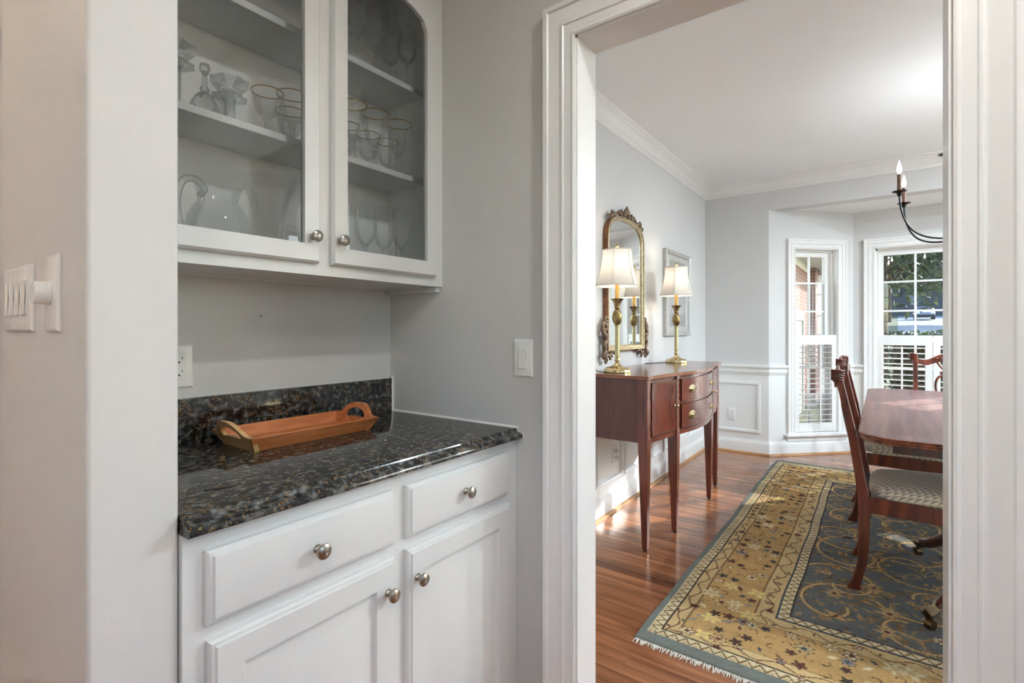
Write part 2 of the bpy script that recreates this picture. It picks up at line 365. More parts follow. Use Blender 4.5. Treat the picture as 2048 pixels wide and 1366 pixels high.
def copy_tree(root, loc, rotz=None, parent=None):
    r = root.copy(); COL.objects.link(r)
    if parent is None:
        r.location = loc
        if rotz is not None: r.rotation_euler = (0, 0, rotz)
    else: r.parent = parent
    for ch in list(root.children): copy_tree(ch, None, None, r)
    return r
def box(name, mat, parent, *b, bevel=0.0, seg=2): return MB().box(*b).build(name, mat, parent, bevel=bevel, seg=seg)

def sweep_plan(pts, prof, closed=False):
    """profile (offset to the left of the travel direction, z) swept along plan points with mitred corners"""
    P = [Vector(q) for q in pts]; n = len(P); loops = []
    for i in range(n):
        if closed: d0 = (P[i] - P[i - 1]).normalized(); d1 = (P[(i + 1) % n] - P[i]).normalized()
        else:
            d1 = (P[i + 1] - P[i]).normalized() if i < n - 1 else (P[i] - P[i - 1]).normalized()
            d0 = (P[i] - P[i - 1]).normalized() if i > 0 else d1
        n0 = Vector((-d0.y, d0.x)); n1 = Vector((-d1.y, d1.x)); mi = (n0 + n1).normalized(); k = 1 / max(0.2, mi.dot(n0))
        loops.append([(P[i].x + mi.x * k * o, P[i].y + mi.y * k * o, z) for o, z in prof])
    if closed: loops.append(loops[0])
    return MB().rings(loops, cap_first=not closed, cap_last=not closed)
def frame_loop(pl, s0, s1, z0, z1, prof, legs=True):
    """U-shaped casing round an opening: pl(s, depth, z) -> world; prof (offset outward, depth)"""
    ls = []
    for path in range(4):
        l = []
        for o, d in prof:
            s_, z_ = ((s0 - o, z0), (s0 - o, z1 + o), (s1 + o, z1 + o), (s1 + o, z0))[path]
            l.append(pl(s_, d, z_))
        ls.append(l)
    return MB().rings(ls, cap_first=True, cap_last=True)
def rect_frame(pl, s0, s1, z0, z1, prof):
    """closed picture-frame moulding; prof (offset inward, depth)"""
    ls = []
    for path in range(5):
        l = []
        for o, d in prof:
            s_, z_ = ((s0 + o, z0 + o), (s0 + o, z1 - o), (s1 - o, z1 - o), (s1 - o, z0 + o), (s0 + o, z0 + o))[path]
            l.append(pl(s_, d, z_))
        ls.append(l)
    return MB().rings(ls, cap_last=False)
def wall_holes(pl, s0, s1, z0, z1, t, holes):
    m_ = MB(); xs = sorted({s0, s1, *[h[0] for h in holes], *[h[1] for h in holes]})
    def bx(a, b, c, d):
        q = [pl(x, y, z) for z in (c, d) for x, y in ((a, 0), (b, 0), (b, -t), (a, -t))]
        m_.add(q, [(0, 3, 2, 1), (4, 5, 6, 7), (0, 1, 5, 4), (1, 2, 6, 5), (2, 3, 7, 6), (3, 0, 4, 7)])
    for a, b in zip(xs, xs[1:]):
        hs = [h for h in holes if h[0] <= a + 1e-6 and h[1] >= b - 1e-6]
        if not hs: bx(a, b, z0, z1)
        else:
            h = hs[0]
            if h[2] > z0 + 1e-4: bx(a, b, z0, h[2])
            if h[3] < z1 - 1e-4: bx(a, b, h[3], z1)
    return m_
def plane_fn(p0, p1):
    """wall plane from p0 to p1 (plan); depth > 0 is toward the left of p0->p1 (into the room)"""
    d = (Vector(p1) - Vector(p0)).normalized(); n_ = Vector((-d.y, d.x))
    return lambda s_, dep, z: (p0[0] + d.x * s_ + n_.x * dep, p0[1] + d.y * s_ + n_.y * dep, z)

# ================================================================ STRUCTURE
CEIL = 2.65
XS0, XS1, YS = 0.225, 0.344, 0.923         # wing wall left of the niche
YN = 1.50                                   # niche back wall
XD0, XD1 = 1.272, 1.38                      # doorway wall
DY0, DY1, DZ = -0.11, 0.703, 2.057          # doorway opening
YL, XB, YR = 1.463, 5.38, -2.35             # dining walls
P_A, P_B, P_C, P_D = (5.38, 0.872), (6.03, 0.222), (6.03, -0.992), (5.38, -1.642)   # bay corners
BAYZ = 2.365

# hall floor and dining floor
fl = MB().box(-2.3, 6.2, -2.5, 3.3, -0.12, -0.018).build('floor', 'rug_back'); struct(fl)
pm = MB().box(-0.5, 0.5, -0.5, 0.5, -0.5, 0.5)
pl_ob = pm.build('plank', 'oak_floor', fl); pl_ob.modifiers.new('bevel', 'BEVEL').width = 0.0
pl_ob.modifiers.clear()
pmesh = pl_ob.data
bmx = bmesh.new(); bmx.from_mesh(pmesh)
bmesh.ops.bevel(bmx, geom=[e for e in bmx.edges if all(v_.co.z > 0 for v_ in e.verts)], offset=0.012, segments=1, affect='EDGES')
bmx.to_mesh(pmesh); bmx.free()
BW = 0.0572; first = True; rest = MB(); rr = random.Random(3)
nrow = int((6.2 - 1.33) / BW)
dark_row = int((2.387 - 1.33) / BW)
MAT['oak_dark'] = MAT['oak_floor'].copy(); MAT['oak_dark'].name = 'oak_dark'
for nd in MAT['oak_dark'].node_tree.nodes:
    if nd.type == 'VALTORGB':
        nd.color_ramp.elements[0].color = lin(84, 48, 32); nd.color_ramp.elements[1].color = lin(126, 78, 52)
dmesh = pmesh.copy(); dmesh.materials.clear(); dmesh.materials.append(MAT['oak_dark'])
for i in range(nrow):
    x = 1.33 + BW * (i + 0.5); y = YL + 0.02 - rr.uniform(0, 0.3)
    ends = [YL + 0.02]
    while ends[-1] > -0.75: ends.append(ends[-1] - rr.uniform(0.7, 1.7))
    ends.append(YR - 0.05)
    for a, b in zip(ends, ends[1:]):
        hidden = 1.95 < x < 5.15 and a < 0.70
        if a < -0.6 or hidden:
            rest.box(x - BW / 2 + 0.0004, x + BW / 2 - 0.0004, b + 0.0005, a - 0.0005, -0.018, 0.0 if not hidden else -0.001); continue
        o = pl_ob if first else pl_ob.copy()
        if not first: COL.objects.link(o); o.parent = fl
        first = False
        if i == dark_row: o.data = dmesh
        o.location = (x, (a + b) / 2, -0.009); o.scale = (BW - 0.0007, a - b - 0.0008, 0.018)
ro = rest.build('plank_field', 'oak_floor', fl, smooth=False); ro['kind'] = 'stuff'
ho = MB().box(-2.3, 1.33, -2.0, 3.3, -0.018, 0.0).build('hall_boards', 'oak_floor', fl, smooth=False)

ce = MB().box(-2.3, 6.1, -2.5, 3.3, CEIL, CEIL + 0.1).build('ceiling', 'ceiling_paint', smooth=False); struct(ce)
struct(MB().prism([(5.52, 0.80), (6.10, 0.22), (6.10, -0.99), (5.52, -1.57)], 'z', BAYZ, BAYZ + 0.05).build('ceiling_bay', 'ceiling_paint', smooth=False))

# hall walls
struct(box('wall_wing', 'hall_paint', None, XS0, XS1, YS, 3.2, 0, CEIL, bevel=0.006, seg=3))
struct(box('wall_niche', 'hall_paint', None, XS1, XD0, YN, YN + 0.1, 0, CEIL))
pd = plane_fn((XD0, -1.7), (XD0, 1.62))
wd = wall_holes(pd, 0, 3.32, 0, CEIL, XD1 - XD0 - 0.001, [(DY0 + 1.7, DY1 + 1.7, -0.01, DZ)]).build('wall_doorway', 'hall_paint', smooth=False); struct(wd)
pw_rear = plane_fn((-2.2, 3.3), (-2.2, -1.8)); W7 = (3.1, 4.75, 0.95, 2.4)  # unseen rear window added to light the doorway wall
struct(wall_holes(pw_rear, 0, 5.1, 0, CEIL, 0.12, [W7]).build('wall_hall_rear', 'hall_paint', smooth=False))
pw_hall = plane_fn((-2.3, -1.7), (XD0, -1.7)); W6 = (2.5, 3.5, 0.95, 2.4)  # unseen window added to light the niche from the front
struct(wall_holes(pw_hall, 0, XD0 + 2.3, 0, CEIL, 0.12, [W6]).build('wall_hall_opposite', 'hall_paint', smooth=False))
struct(box('wall_hall_left', 'hall_paint', None, -2.3, XS0, 3.2, 3.3, 0, CEIL))
# trim at the far left edge of the frame
struct(box('trim_1', 'trim_white', None, XS0 - 0.022, XS0, 1.518, 1.61, 0, 2.1, bevel=0.003))

# cased opening between hall and dining room
d1 = bpy.data.objects.new('door_1', None); COL.objects.link(d1); WL['door_1'] = Vector((0, 0, 0)); struct(d1)
CAS = [(0, 0), (0, 0.011), (0.006, 0.0135), (0.012, 0.0105), (0.016, 0.011), (0.033, 0.013), (0.036, 0.016), (0.040, 0.0165), (0.043, 0.0125), (0.050, 0.0125), (0.066, 0.018), (0.080, 0.021), (0.0835, 0.0255), (0.090, 0.027), (0.096, 0.027), (0.098, 0.024), (0.098, 0)]
frame_loop(pd, DY0 + 1.7, DY1 + 1.7, 0, DZ, CAS).build('casing', 'trim_white', d1, angle=30)
pd2 = plane_fn((XD1, YL), (XD1, YR))
frame_loop(pd2, YL - DY1, YL - DY0, 0, DZ, CAS).build('casing', 'trim_white', d1, angle=30)
MB().box(XD0 - 0.002, XD1 + 0.002, DY1 - 0.006, DY1 + 0.004, 0, DZ + 0.004).build('jamb', 'trim_white', d1)
MB().box(XD0 - 0.002, XD1 + 0.002, DY0 - 0.004, DY0 + 0.006, 0, DZ + 0.004).build('jamb', 'trim_white', d1)
MB().box(XD0 - 0.002, XD1 + 0.002, DY0, DY1, DZ - 0.006, DZ + 0.004).build('head_jamb', 'trim_white', d1)

# dining walls (upper paint on walls; white wainscot below the rail)
pw_left = plane_fn((XB, YL), (XD1, YL)); pw_far = plane_fn(P_A, (XB, YL)); pw_bl = plane_fn(P_B, P_A); pw_bc = plane_fn(P_C, P_B); pw_br = plane_fn(P_D, P_C)
pw_fr = plane_fn((XB, YR), P_D); pw_right = plane_fn((XD1, YR), (XB, YR))
LB = math.hypot(0.65, 0.65)
W1 = (LB - 0.743, LB - 0.277, 0.205, 2.005); W2 = (0.172, 1.042, 0.205, 2.005); W3 = (0.277, 0.743, 0.205, 2.005)
W4 = (1.35, 2.35, 0.205, 2.25); W5 = (2.65, 3.75, 0.205, 2.25)
RAIL = 0.80
def two_tone(name, pl, s0, s1, t, holes, top=CEIL):
    u = wall_holes(pl, s0, s1, RAIL, top, t, [(a, b, max(c, RAIL), d) for a, b, c, d in holes]).build(name, 'dining_paint', smooth=False); struct(u)
    wall_holes(pl, s0, s1, 0, RAIL, t, [(a, b, c, RAIL) for a, b, c, d in holes]).build('wainscot', 'trim_white', u, smooth=False)
    return u
w_left = two_tone('wall_dining_left', pw_left, -0.12, XB - XD1 + 0.0, 0.12, [])
w_far = two_tone('wall_dining_far', pw_far, 0.0, YL - P_A[1] + 0.0, 0.14, [])
w_bl = two_tone('wall_bay_left', pw_bl, 0, LB, 0.14, [W1], BAYZ)
w_bc = two_tone('wall_bay_centre', pw_bc, -0.06, P_B[1] - P_C[1] + 0.06, 0.14, [W2], BAYZ)
w_br = two_tone('wall_bay_right', pw_br, 0, LB, 0.14, [W3], BAYZ)
w_fr = two_tone('wall_dining_far_right', pw_fr, -0.12, P_D[1] - YR, 0.14, [])
w_r = two_tone('wall_dining_right', pw_right, 0, XB - XD1, 0.12, [W4, W5])
struct(box('wall_bay_header', 'dining_paint', None, XB, XB + 0.14, P_D[1], P_A[1], BAYZ, CEIL))

# crown, rail, base, shoe
CROWN = [(0, -0.105), (0.008, -0.105), (0.010, -0.094), (0.016, -0.090), (0.018, -0.080), (0.026, -0.076), (0.034, -0.062), (0.046, -0.044), (0.060, -0.030), (0.066, -0.028), (0.068, -0.020), (0.078, -0.014), (0.086, -0.010), (0.090, 0.0), (0, 0)]
ROOM = [(XD1, YR), (XB, YR), (XB, YL), (XD1, YL)]
cr = sweep_plan(ROOM, [(o, CEIL + z) for o, z in CROWN], closed=True).build('trim_2', 'trim_white', angle=25); struct(cr)
RAILP = [(0, 0.782), (0.010, 0.782), (0.012, 0.796), (0.020, 0.800), (0.020, 0.812), (0.014, 0.818), (0.016, 0.834), (0.026, 0.842), (0.034, 0.848), (0.036, 0.862), (0.032, 0.869), (0, 0.869)]
rl = sweep_plan([pw_bl(LB - 0.188, 0, 0)[:2], P_A, (XB, YL), (XD1, YL)], RAILP).build('trim_3', 'trim_white', angle=25); struct(rl)
rl2 = sweep_plan([pw_bc(1.042 + 0.09, 0, 0)[:2], P_B, pw_bl(LB - 0.827, 0, 0)[:2]], RAILP).build('trim_4', 'trim_white', angle=25); struct(rl2)
BASEP = [(0, 0), (0.016, 0), (0.016, 0.098), (0.013, 0.112), (0.008, 0.122), (0.006, 0.132), (0, 0.132)]
PERIM = [(XD1, YR), (XB, YR), P_D, P_C, P_B, P_A, (XB, YL), (XD1, YL)]
struct(sweep_plan(PERIM, BASEP).build('baseboard_dining', 'trim_white', angle=25))
SHOE = [(0.014, 0), (0.034, 0), (0.033, 0.007), (0.029, 0.014), (0.022, 0.018), (0.014, 0.019)]
struct(sweep_plan(PERIM, SHOE).build('trim_5', 'oak_shoe', angle=25))
struct(sweep_plan([(XS0, 3.2), (XS0, YS), (XS1, YS)], [(-o, z) for o, z in BASEP]).build('baseboard_hall', 'trim_white', angle=25))
# applied panel mouldings on the wainscot
PMOLD = [(0, 0), (0, 0.010), (0.006, 0.013), (0.013, 0.010), (0.019, 0.013), (0.024, 0.006), (0.028, 0)]
def sX(x): return XB - x
for a, b in ((4.13, 5.27), (3.87, 4.08), (3.34, 3.83), (2.89, 3.29), (1.48, 2.85)):
    rect_frame(pw_left, sX(b), sX(a), 0.205, 0.70, PMOLD).build('panel_moulding', 'trim_white', w_left, angle=25)
rect_frame(pw_far, 0.075, 0.515, 0.205, 0.70, PMOLD).build('panel_moulding', 'trim_white', w_far, angle=25)

# windows
WCAS = [(0, -0.02), (0, 0.012), (0.010, 0.014), (0.014, 0.010), (0.040, 0.014), (0.046, 0.020), (0.050, 0.016), (0.070, 0.020), (0.074, 0.026), (0.086, 0.028), (0.088, 0.0)]
def window(name, pl, W, cols, rows, T=0.14, rec=0.10):
    s0, s1, z0, z1 = W
    root = bpy.data.objects.new(name, None); COL.objects.link(root); WL[root.name] = Vector((0, 0, 0)); struct(root)
    frame_loop(pl, s0, s1, z0, z1, WCAS).build('casing', 'trim_white', root, angle=25)
    def bxp(a, b, d0, d1_, c, d): 
        m_ = MB(); q = [pl(x, y, z) for z in (c, d) for x, y in ((a, d0), (b, d0), (b, d1_), (a, d1_))]
        return m_.add(q, [(0, 3, 2, 1), (4, 5, 6, 7), (0, 1, 5, 4), (1, 2, 6, 5), (2, 3, 7, 6), (3, 0, 4, 7)])
    bxp(s0 - 0.115, s1 + 0.115, -0.02, 0.045, z0 - 0.026, z0).build('sill', 'trim_white', root, bevel=0.006)
    bxp(s0 - 0.085, s1 + 0.085, 0, 0.014, z0 - 0.075, z0 - 0.026).build('apron', 'trim_white', root, bevel=0.003)
    # jamb liner with a stepped stop
    lin_ = MB()
    for a, b, c, d in ((s0, s0 + 0.008, z0, z1), (s1 - 0.008, s1, z0, z1), (s0, s1, z1 - 0.008, z1), (s0, s1, z0, z0 + 0.008)):
        q = bxp(a, b, -T, 0.0, c, d); lin_.add(q.v, q.f)
    for a, b, c, d in ((s0, s0 + 0.022, z0, z1), (s1 - 0.022, s1, z0, z1), (s0, s1, z1 - 0.022, z1)):
        q = bxp(a, b, -rec + 0.018, -0.05, c, d); lin_.add(q.v, q.f)
    lin_.build('jamb_liner', 'trim_white', root, smooth=False)
    e = 0.024; f = 0.046; g0, g1, h0, h1 = s0 + e + f, s1 - e - f, z0 + 0.075, z1 - e - f
    sash = MB()
    for a, b, c, d in ((s0 + e, g0, z0 + 0.01, z1 - e), (g1, s1 - e, z0 + 0.01, z1 - e), (g0, g1, h1, z1 - e), (g0, g1, z0 + 0.01, h0)):
        q = bxp(a, b, -rec - 0.02, -rec + 0.015, c, d); sash.add(q.v, q.f)
    sash.build('sash', 'trim_white', root, smooth=False)
    cs = [g0 + (g1 - g0) * k / cols for k in range(cols + 1)]; rs = [h0] + [z for z in rows if h0 < z < h1] + [h1]
    for k in range(1, cols): bxp(cs[k] - 0.009, cs[k] + 0.009, -rec - 0.008, -rec + 0.008, h0, h1).build('muntin', 'trim_white', root)
    for z in rs[1:-1]:
        hw = 0.009 if abs(z - 1.12) > 0.01 else 0.02
        bxp(g0, g1, -rec - 0.007, -rec + 0.007, z - hw, z + hw).build('muntin', 'trim_white', root)
    for c in range(cols):
        for k in range(len(rs) - 1):
            q = [pl(cs[c], -rec, rs[k]), pl(cs[c + 1], -rec, rs[k]), pl(cs[c + 1], -rec, rs[k + 1]), pl(cs[c], -rec, rs[k + 1])]
            MB().add(q, [(0, 1, 2, 3)]).build('pane', 'window_glass', root, smooth=False)
    return root
ROWS = [0.57, 0.845, 1.12, 1.395, 1.675]
window('window_1', pw_bl, W1, 2, ROWS); window('window_2', pw_bc, W2, 3, ROWS); window('window_3', pw_br, W3, 2, ROWS)
window('window_6', pw_hall, W6, 3, ROWS + [1.95], T=0.12, rec=0.08)
window('window_7', pw_rear, W7, 4, ROWS + [1.95], T=0.12, rec=0.08)
window('window_4', pw_right, W4, 3, ROWS, T=0.12, rec=0.08); window('window_5', pw_right, W5, 3, ROWS, T=0.12, rec=0.08)

# cafe shutters in the lower half of the bay windows
def shutter(pl, a, b, z0, z1, label, tilt_at=0.62, hinge='hi'):
    c = pl((a + b) / 2, -0.02, z0); t = thing('louvered_shutter', label, 'shutter', c, 'cafe shutters in the bay windows')
    def bxp(x0, x1, d0, d1_, c0, c1_):
        q = [pl(x, y, z) for z in (c0, c1_) for x, y in ((x0, d0), (x1, d0), (x1, d1_), (x0, d1_))]
        return MB().add(q, [(0, 3, 2, 1), (4, 5, 6, 7), (0, 1, 5, 4), (1, 2, 6, 5), (2, 3, 7, 6), (3, 0, 4, 7)])
    st = 0.052; fr = 0.0
    bxp(a, a + st, -0.034, -0.006, z0, z1).build('stile', 'trim_white', t, bevel=0.002); bxp(b - st, b, -0.034, -0.006, z0, z1).build('stile', 'trim_white', t, bevel=0.002)
    bxp(a + st, b - st, -0.033, -0.007, z1 - 0.095, z1).build('rail', 'trim_white', t, bevel=0.002); bxp(a + st, b - st, -0.033, -0.007, z0, z0 + 0.085).build('rail', 'trim_white', t, bevel=0.002)
    n_ = 15; za, zb = z0 + 0.085, z1 - 0.095
    first_l = None
    for k in range(n_):
        z = za + (zb - za) * (k + 0.5) / n_
        prof = [(-0.026, 0), (-0.014, 0.0045), (0.0, 0.0052), (0.014, 0.0045), (0.026, 0), (0.014, -0.0045), (0, -0.0052), (-0.014, -0.0045)]
        ct, sn_ = math.cos(math.radians(6)), math.sin(math.radians(6))
        ls = [[pl(s_, -0.020 + d * ct - h * sn_, z + d * sn_ + h * ct) for d, h in prof] for s_ in (a + st + 0.001, b - st - 0.001)]
        MB().rings(ls, cap_first=True).build('louver', 'trim_white', t)
    sm = a + (b - a) * tilt_at
    bxp(sm - 0.007, sm + 0.007, 0.007, 0.015, za + 0.01, zb - 0.012).build('tilt_bar', 'trim_white', t)
    hx = b if hinge == 'hi' else a
    for z in (z0 + 0.12, z1 - 0.12): bxp(hx - 0.004, hx + 0.004, -0.008, -0.001, z - 0.03, z + 0.03).build('hinge', 'hinge_dark', t)
shutter(pw_bl, W1[0] + 0.003, W1[1] - 0.003, 0.216, 1.16, 'single white louvered half shutter in the narrow angled bay window', 0.42)
shutter(pw_bc, 0.609, W2[1] - 0.003, 0.216, 1.16, 'white louvered half shutter behind the table, left panel of the wide window', 0.52)
shutter(pw_bc, W2[0] + 0.003, 0.605, 0.216, 1.16, 'white louvered half shutter panel cut off by the door casing at right', 0.52, 'lo')
shutter(pw_br, W3[0] + 0.003, W3[1] - 0.003, 0.216, 1.16, 'white louvered half shutter in the angled window right of the wide one', 0.5)  # out of view; kept to block low sun at the right bay window

# ================================================================ CEILING LIGHTS (hall and dining; mostly added fill lamps)
def downlight(x, y, watts, label, col=(1, 0.985, 0.97), size=0.13, group='recessed ceiling lights'):
    t = thing('recessed_light', label, 'ceiling light', (x, y, CEIL), group)
    MB().lathe([(0.062, -0.001), (0.088, -0.001), (0.088, -0.006), (0.080, -0.010), (0.066, -0.008), (0.062, -0.001)], (x, y, CEIL), 28).build('trim_ring', 'trim_white', t)
    MB().lathe([(0.001, -0.0015), (0.063, -0.0015)], (x, y, CEIL), 28).build('lens', 'downlight_glow', t)
    ld = bpy.data.lights.new('lamp', 'AREA'); ld.shape = 'DISK'; ld.size = size; ld.energy = watts; ld.color = col
    lo = bpy.data.objects.new('lamp', ld); COL.objects.link(lo); lo.parent = t; lo.location = (0, 0, -0.014)
HALLC = (0.78, 0.90, 1.0)
downlight(0.76, -0.24, 3.0, 'recessed ceiling light nearest the doorway', HALLC)
downlight(-1.7, -0.9, 1.0, 'recessed ceiling light at the rear of the hall', HALLC)  # unseen lamp added to fill the hall from behind
downlight(-1.2, 1.5, 1.5, 'recessed ceiling light by the light switches', (1, 0.90, 0.80))  # unseen warm lamp added for the tan light on the left wall
downlight(-0.6, 2.4, 1.5, 'recessed ceiling light at the far left end', (1, 0.90, 0.80))  # another warm lamp added out of view for the left wall
for i, (x, y) in enumerate(((3.7, -2.0), (4.6, -2.0))):  # unseen downlights added to brighten the dining room
    downlight(x, y, 28.0, ['recessed ceiling light over the right side of the dining room', 'recessed ceiling light by the bay window'][i], (0.74, 0.89, 1.0))
# unseen dome lamp added behind the camera to fill the hall
t = thing('dome_light', 'round white glass dome light on the hall ceiling', 'ceiling light', (-0.75, -0.75, CEIL))
MB().lathe([(0.21, -0.0005), (0.21, -0.018), (0.20, -0.022)], (-0.75, -0.75, CEIL), 36).build('rim', 'nickel', t)
MB().lathe([(0.198, -0.021), (0.185, -0.045), (0.14, -0.070), (0.07, -0.085), (0.0001, -0.089)], (-0.75, -0.75, CEIL), 36).build('glass_dome', 'downlight_glow', t)
ld = bpy.data.lights.new('lamp', 'AREA'); ld.shape = 'DISK'; ld.size = 0.4; ld.energy = 1.0; ld.color = HALLC
lo = bpy.data.objects.new('lamp', ld); COL.objects.link(lo); lo.parent = t; lo.location = (0, 0, -0.10)

# ================================================================ NICHE
def ring_rect(x0, x1, z0, z1, y, ins): return [(x0 + ins, y, z0 + ins), (x1 - ins, y, z0 + ins), (x1 - ins, y, z1 - ins), (x0 + ins, y, z1 - ins)]
def front_panel(x0, x1, z0, z1, yf, prof):
    return MB().rings([ring_rect(x0, x1, z0, z1, yf + d, i) for i, d in prof], cap_first=True, cap_last=True)
def knob(x, y, z, parent, r=0.0155):
    k = r / 0.0155
    MB().lathe([(0.009 * k, 0), (0.0085 * k, 0.002), (0.0055 * k, 0.005), (0.005 * k, 0.013), (0.0075 * k, 0.016), (0.0145 * k, 0.0185), (0.0155 * k, 0.021), (0.0145 * k, 0.0245), (0.0095 * k, 0.0272), (0.0001, 0.0283)], (x, y, z), 22, '-y').build('knob', 'nickel', parent)

# --- base cabinet
YF = 0.914
bc = thing('base_cabinet', 'white base cabinet with two drawers and two raised panel doors under the granite', 'cabinet', (0.81, 1.2, 0))
MB().box(XS1 + 0.001, XD0 - 0.001, YF + 0.02, YN - 0.001, 0.10, 0.883).build('carcass', 'cabinet_white', bc, smooth=False)
MB().box(XS1 + 0.001, XD0 - 0.001, YF + 0.075, YF + 0.09, 0.0, 0.10).build('toe_kick', 'cabinet_white', bc, smooth=False)
ff = MB()
for b_ in ((XS1 + 0.001, 0.395, 0.10, 0.883), (0.76, 0.83, 0.10, 0.883), (1.20, XD0 - 0.001, 0.10, 0.883)): ff.box(b_[0], b_[1], YF, YF + 0.02, b_[2], b_[3])
for a, b_ in ((0.395, 0.76), (0.83, 1.20)):
    for c, d in ((0.10, 0.15), (0.68, 0.74), (0.835, 0.883)): ff.box(a, b_, YF + 0.0002, YF + 0.02, c, d)
ff.build('face_frame', 'cabinet_white', bc, smooth=False)
DRW = [(0, 0.0195), (0, 0.010), (0.0035, 0.006), (0.0085, 0.0052), (0.0105, 0.0005), (0.013, 0.0)]
DOR = [(0, 0.0195), (0, 0.009), (0.004, 0.0045), (0.009, 0.004), (0.011, 0.0), (0.056, 0.0), (0.0575, 0.004), (0.062, 0.0095), (0.066, 0.0095), (0.070, 0.0095), (0.098, 0.0025), (0.1005, 0.0018)]
for x0, x1 in ((0.377, 0.775), (0.815, 1.215)):
    d_ = front_panel(x0, x1, 0.726, 0.850, YF - 0.02, DRW).build('drawer', 'cabinet_white', bc, angle=25); knob((x0 + x1) / 2, YF - 0.02, 0.788, d_)
for x0, x1, kx in ((0.380, 0.777, 0.752), (0.815, 1.220, 0.842)):
    d_ = front_panel(x0, x1, 0.13, 0.698, YF - 0.02, DOR).build('door', 'cabinet_white', bc, angle=25); knob(kx, YF - 0.02, 0.627, d_)

# --- counter
ct = thing('granite_countertop', 'polished black granite countertop with ogee edge and low backsplash', 'countertop', (0.81, 1.2, 0.884))
OG = [(YN, 0.914), (0.914, 0.914), (0.911, 0.9132), (0.9095, 0.9105), (0.9085, 0.907), (0.9045, 0.9035), (0.898, 0.902), (0.892, 0.8995), (0.888, 0.8955), (0.8865, 0.891), (0.8875, 0.8865), (0.891, 0.884), (YN, 0.884)]
MB().prism(OG, 'x', XS1 + 0.0015, XD0 - 0.0025).build('slab', 'granite', ct, angle=35)
MB().box(XS1 + 0.0015, XD0 - 0.010, YN - 0.02, YN - 0.0005, 0.9142, 1.036).build('backsplash', 'granite', ct, bevel=0.001)
cb = MB().prism([(XD0 - 0.006, 0.9138), (XD0 - 0.0005, 0.9138), (XD0 - 0.0005, 0.920)], 'y', 0.905, YN - 0.021)
cb.box(XD0 - 0.0105, XD0 - 0.0005, YN - 0.021, YN - 0.001, 0.9145, 1.042); cb.box(XS1 + 0.002, XD0 - 0.001, YN - 0.0035, YN - 0.0005, 1.0362, 1.0385)
cb.prism([(YF - 0.002, 0.914), (0.903, 0.9045), (0.885, 0.898), (0.884, 0.886), (0.889, 0.883), (0.889, 0.884), (0.8865, 0.891), (0.8925, 0.9), (0.9045, 0.9037), (0.914, 0.9139)], 'x', XD0 - 0.0025, XD0 - 0.0005)
cb.build('caulk_bead', 'caulk', ct)

# --- wall cabinet with glass doors
YU, ZU0, ZU1 = 1.228, 1.365, 2.52
uc = thing('wall_cabinet', 'white wall cabinet with two arched glass doors full of glassware', 'cabinet', (0.81, 1.37, ZU0))
A, B_ = XS1 + 0.001, XD0 - 0.001
MB().box(A, A + 0.018, YU + 0.02, YN - 0.001, ZU0, ZU1).build('side_panel', 'cabinet_inside', uc, smooth=False)
MB().box(B_ - 0.018, B_, YU + 0.02, YN - 0.001, ZU0, ZU1).build('side_panel', 'cabinet_inside', uc, smooth=False)
MB().box(A + 0.018, B_ - 0.018, YN - 0.009, YN - 0.001, ZU0, ZU1).build('back_panel', 'cabinet_inside', uc, smooth=False)
MB().box(A + 0.018, B_ - 0.018, YU + 0.02, YN - 0.009, ZU0 + 0.002, ZU0 + 0.020).build('bottom_panel', 'cabinet_white', uc, smooth=False)
MB().box(A + 0.018, B_ - 0.018, YU + 0.02, YN - 0.009, ZU1 - 0.02, ZU1).build('top_panel', 'cabinet_inside', uc, smooth=False)
MB().box(1.250, B_, YU + 0.012, YN - 0.012, ZU0 - 0.018, ZU0).build('cleat', 'cabinet_white', uc, bevel=0.001)
ff = MB()
for x0, x1 in ((A, 0.395), (0.775, 0.84), (1.215, B_)): ff.box(x0, x1, YU, YU + 0.02, ZU0, ZU1)
for x0, x1 in ((0.395, 0.775), (0.84, 1.215)):
    ff.box(x0, x1, YU + 0.0002, YU + 0.02, ZU0, 1.403); ff.box(x0, x1, YU + 0.0002, YU + 0.02, 2.36, ZU1)
ff.build('face_frame', 'cabinet_white', uc, smooth=False)
SH1, SH2 = 1.745, 2.053
for z in (SH1, SH2): MB().box(A + 0.019, B_ - 0.019, 1.30, YN - 0.010, z - 0.019, z).build('shelf', 'cabinet_white', uc, bevel=0.0015)
for x, y in ((B_ - 0.018, 1.272), (B_ - 0.018, 1.455), (A + 0.018, 1.272), (A + 0.018, 1.455)):
    sgn = -1 if x > 0.8 else 1
    st = MB().box(min(x, x + sgn * 0.004), max(x, x + sgn * 0.004), y - 0.008, y + 0.008, ZU0 + 0.021, ZU1 - 0.021)
    st.build('shelf_standard', 'cabinet_inside', uc, bevel=0.001)
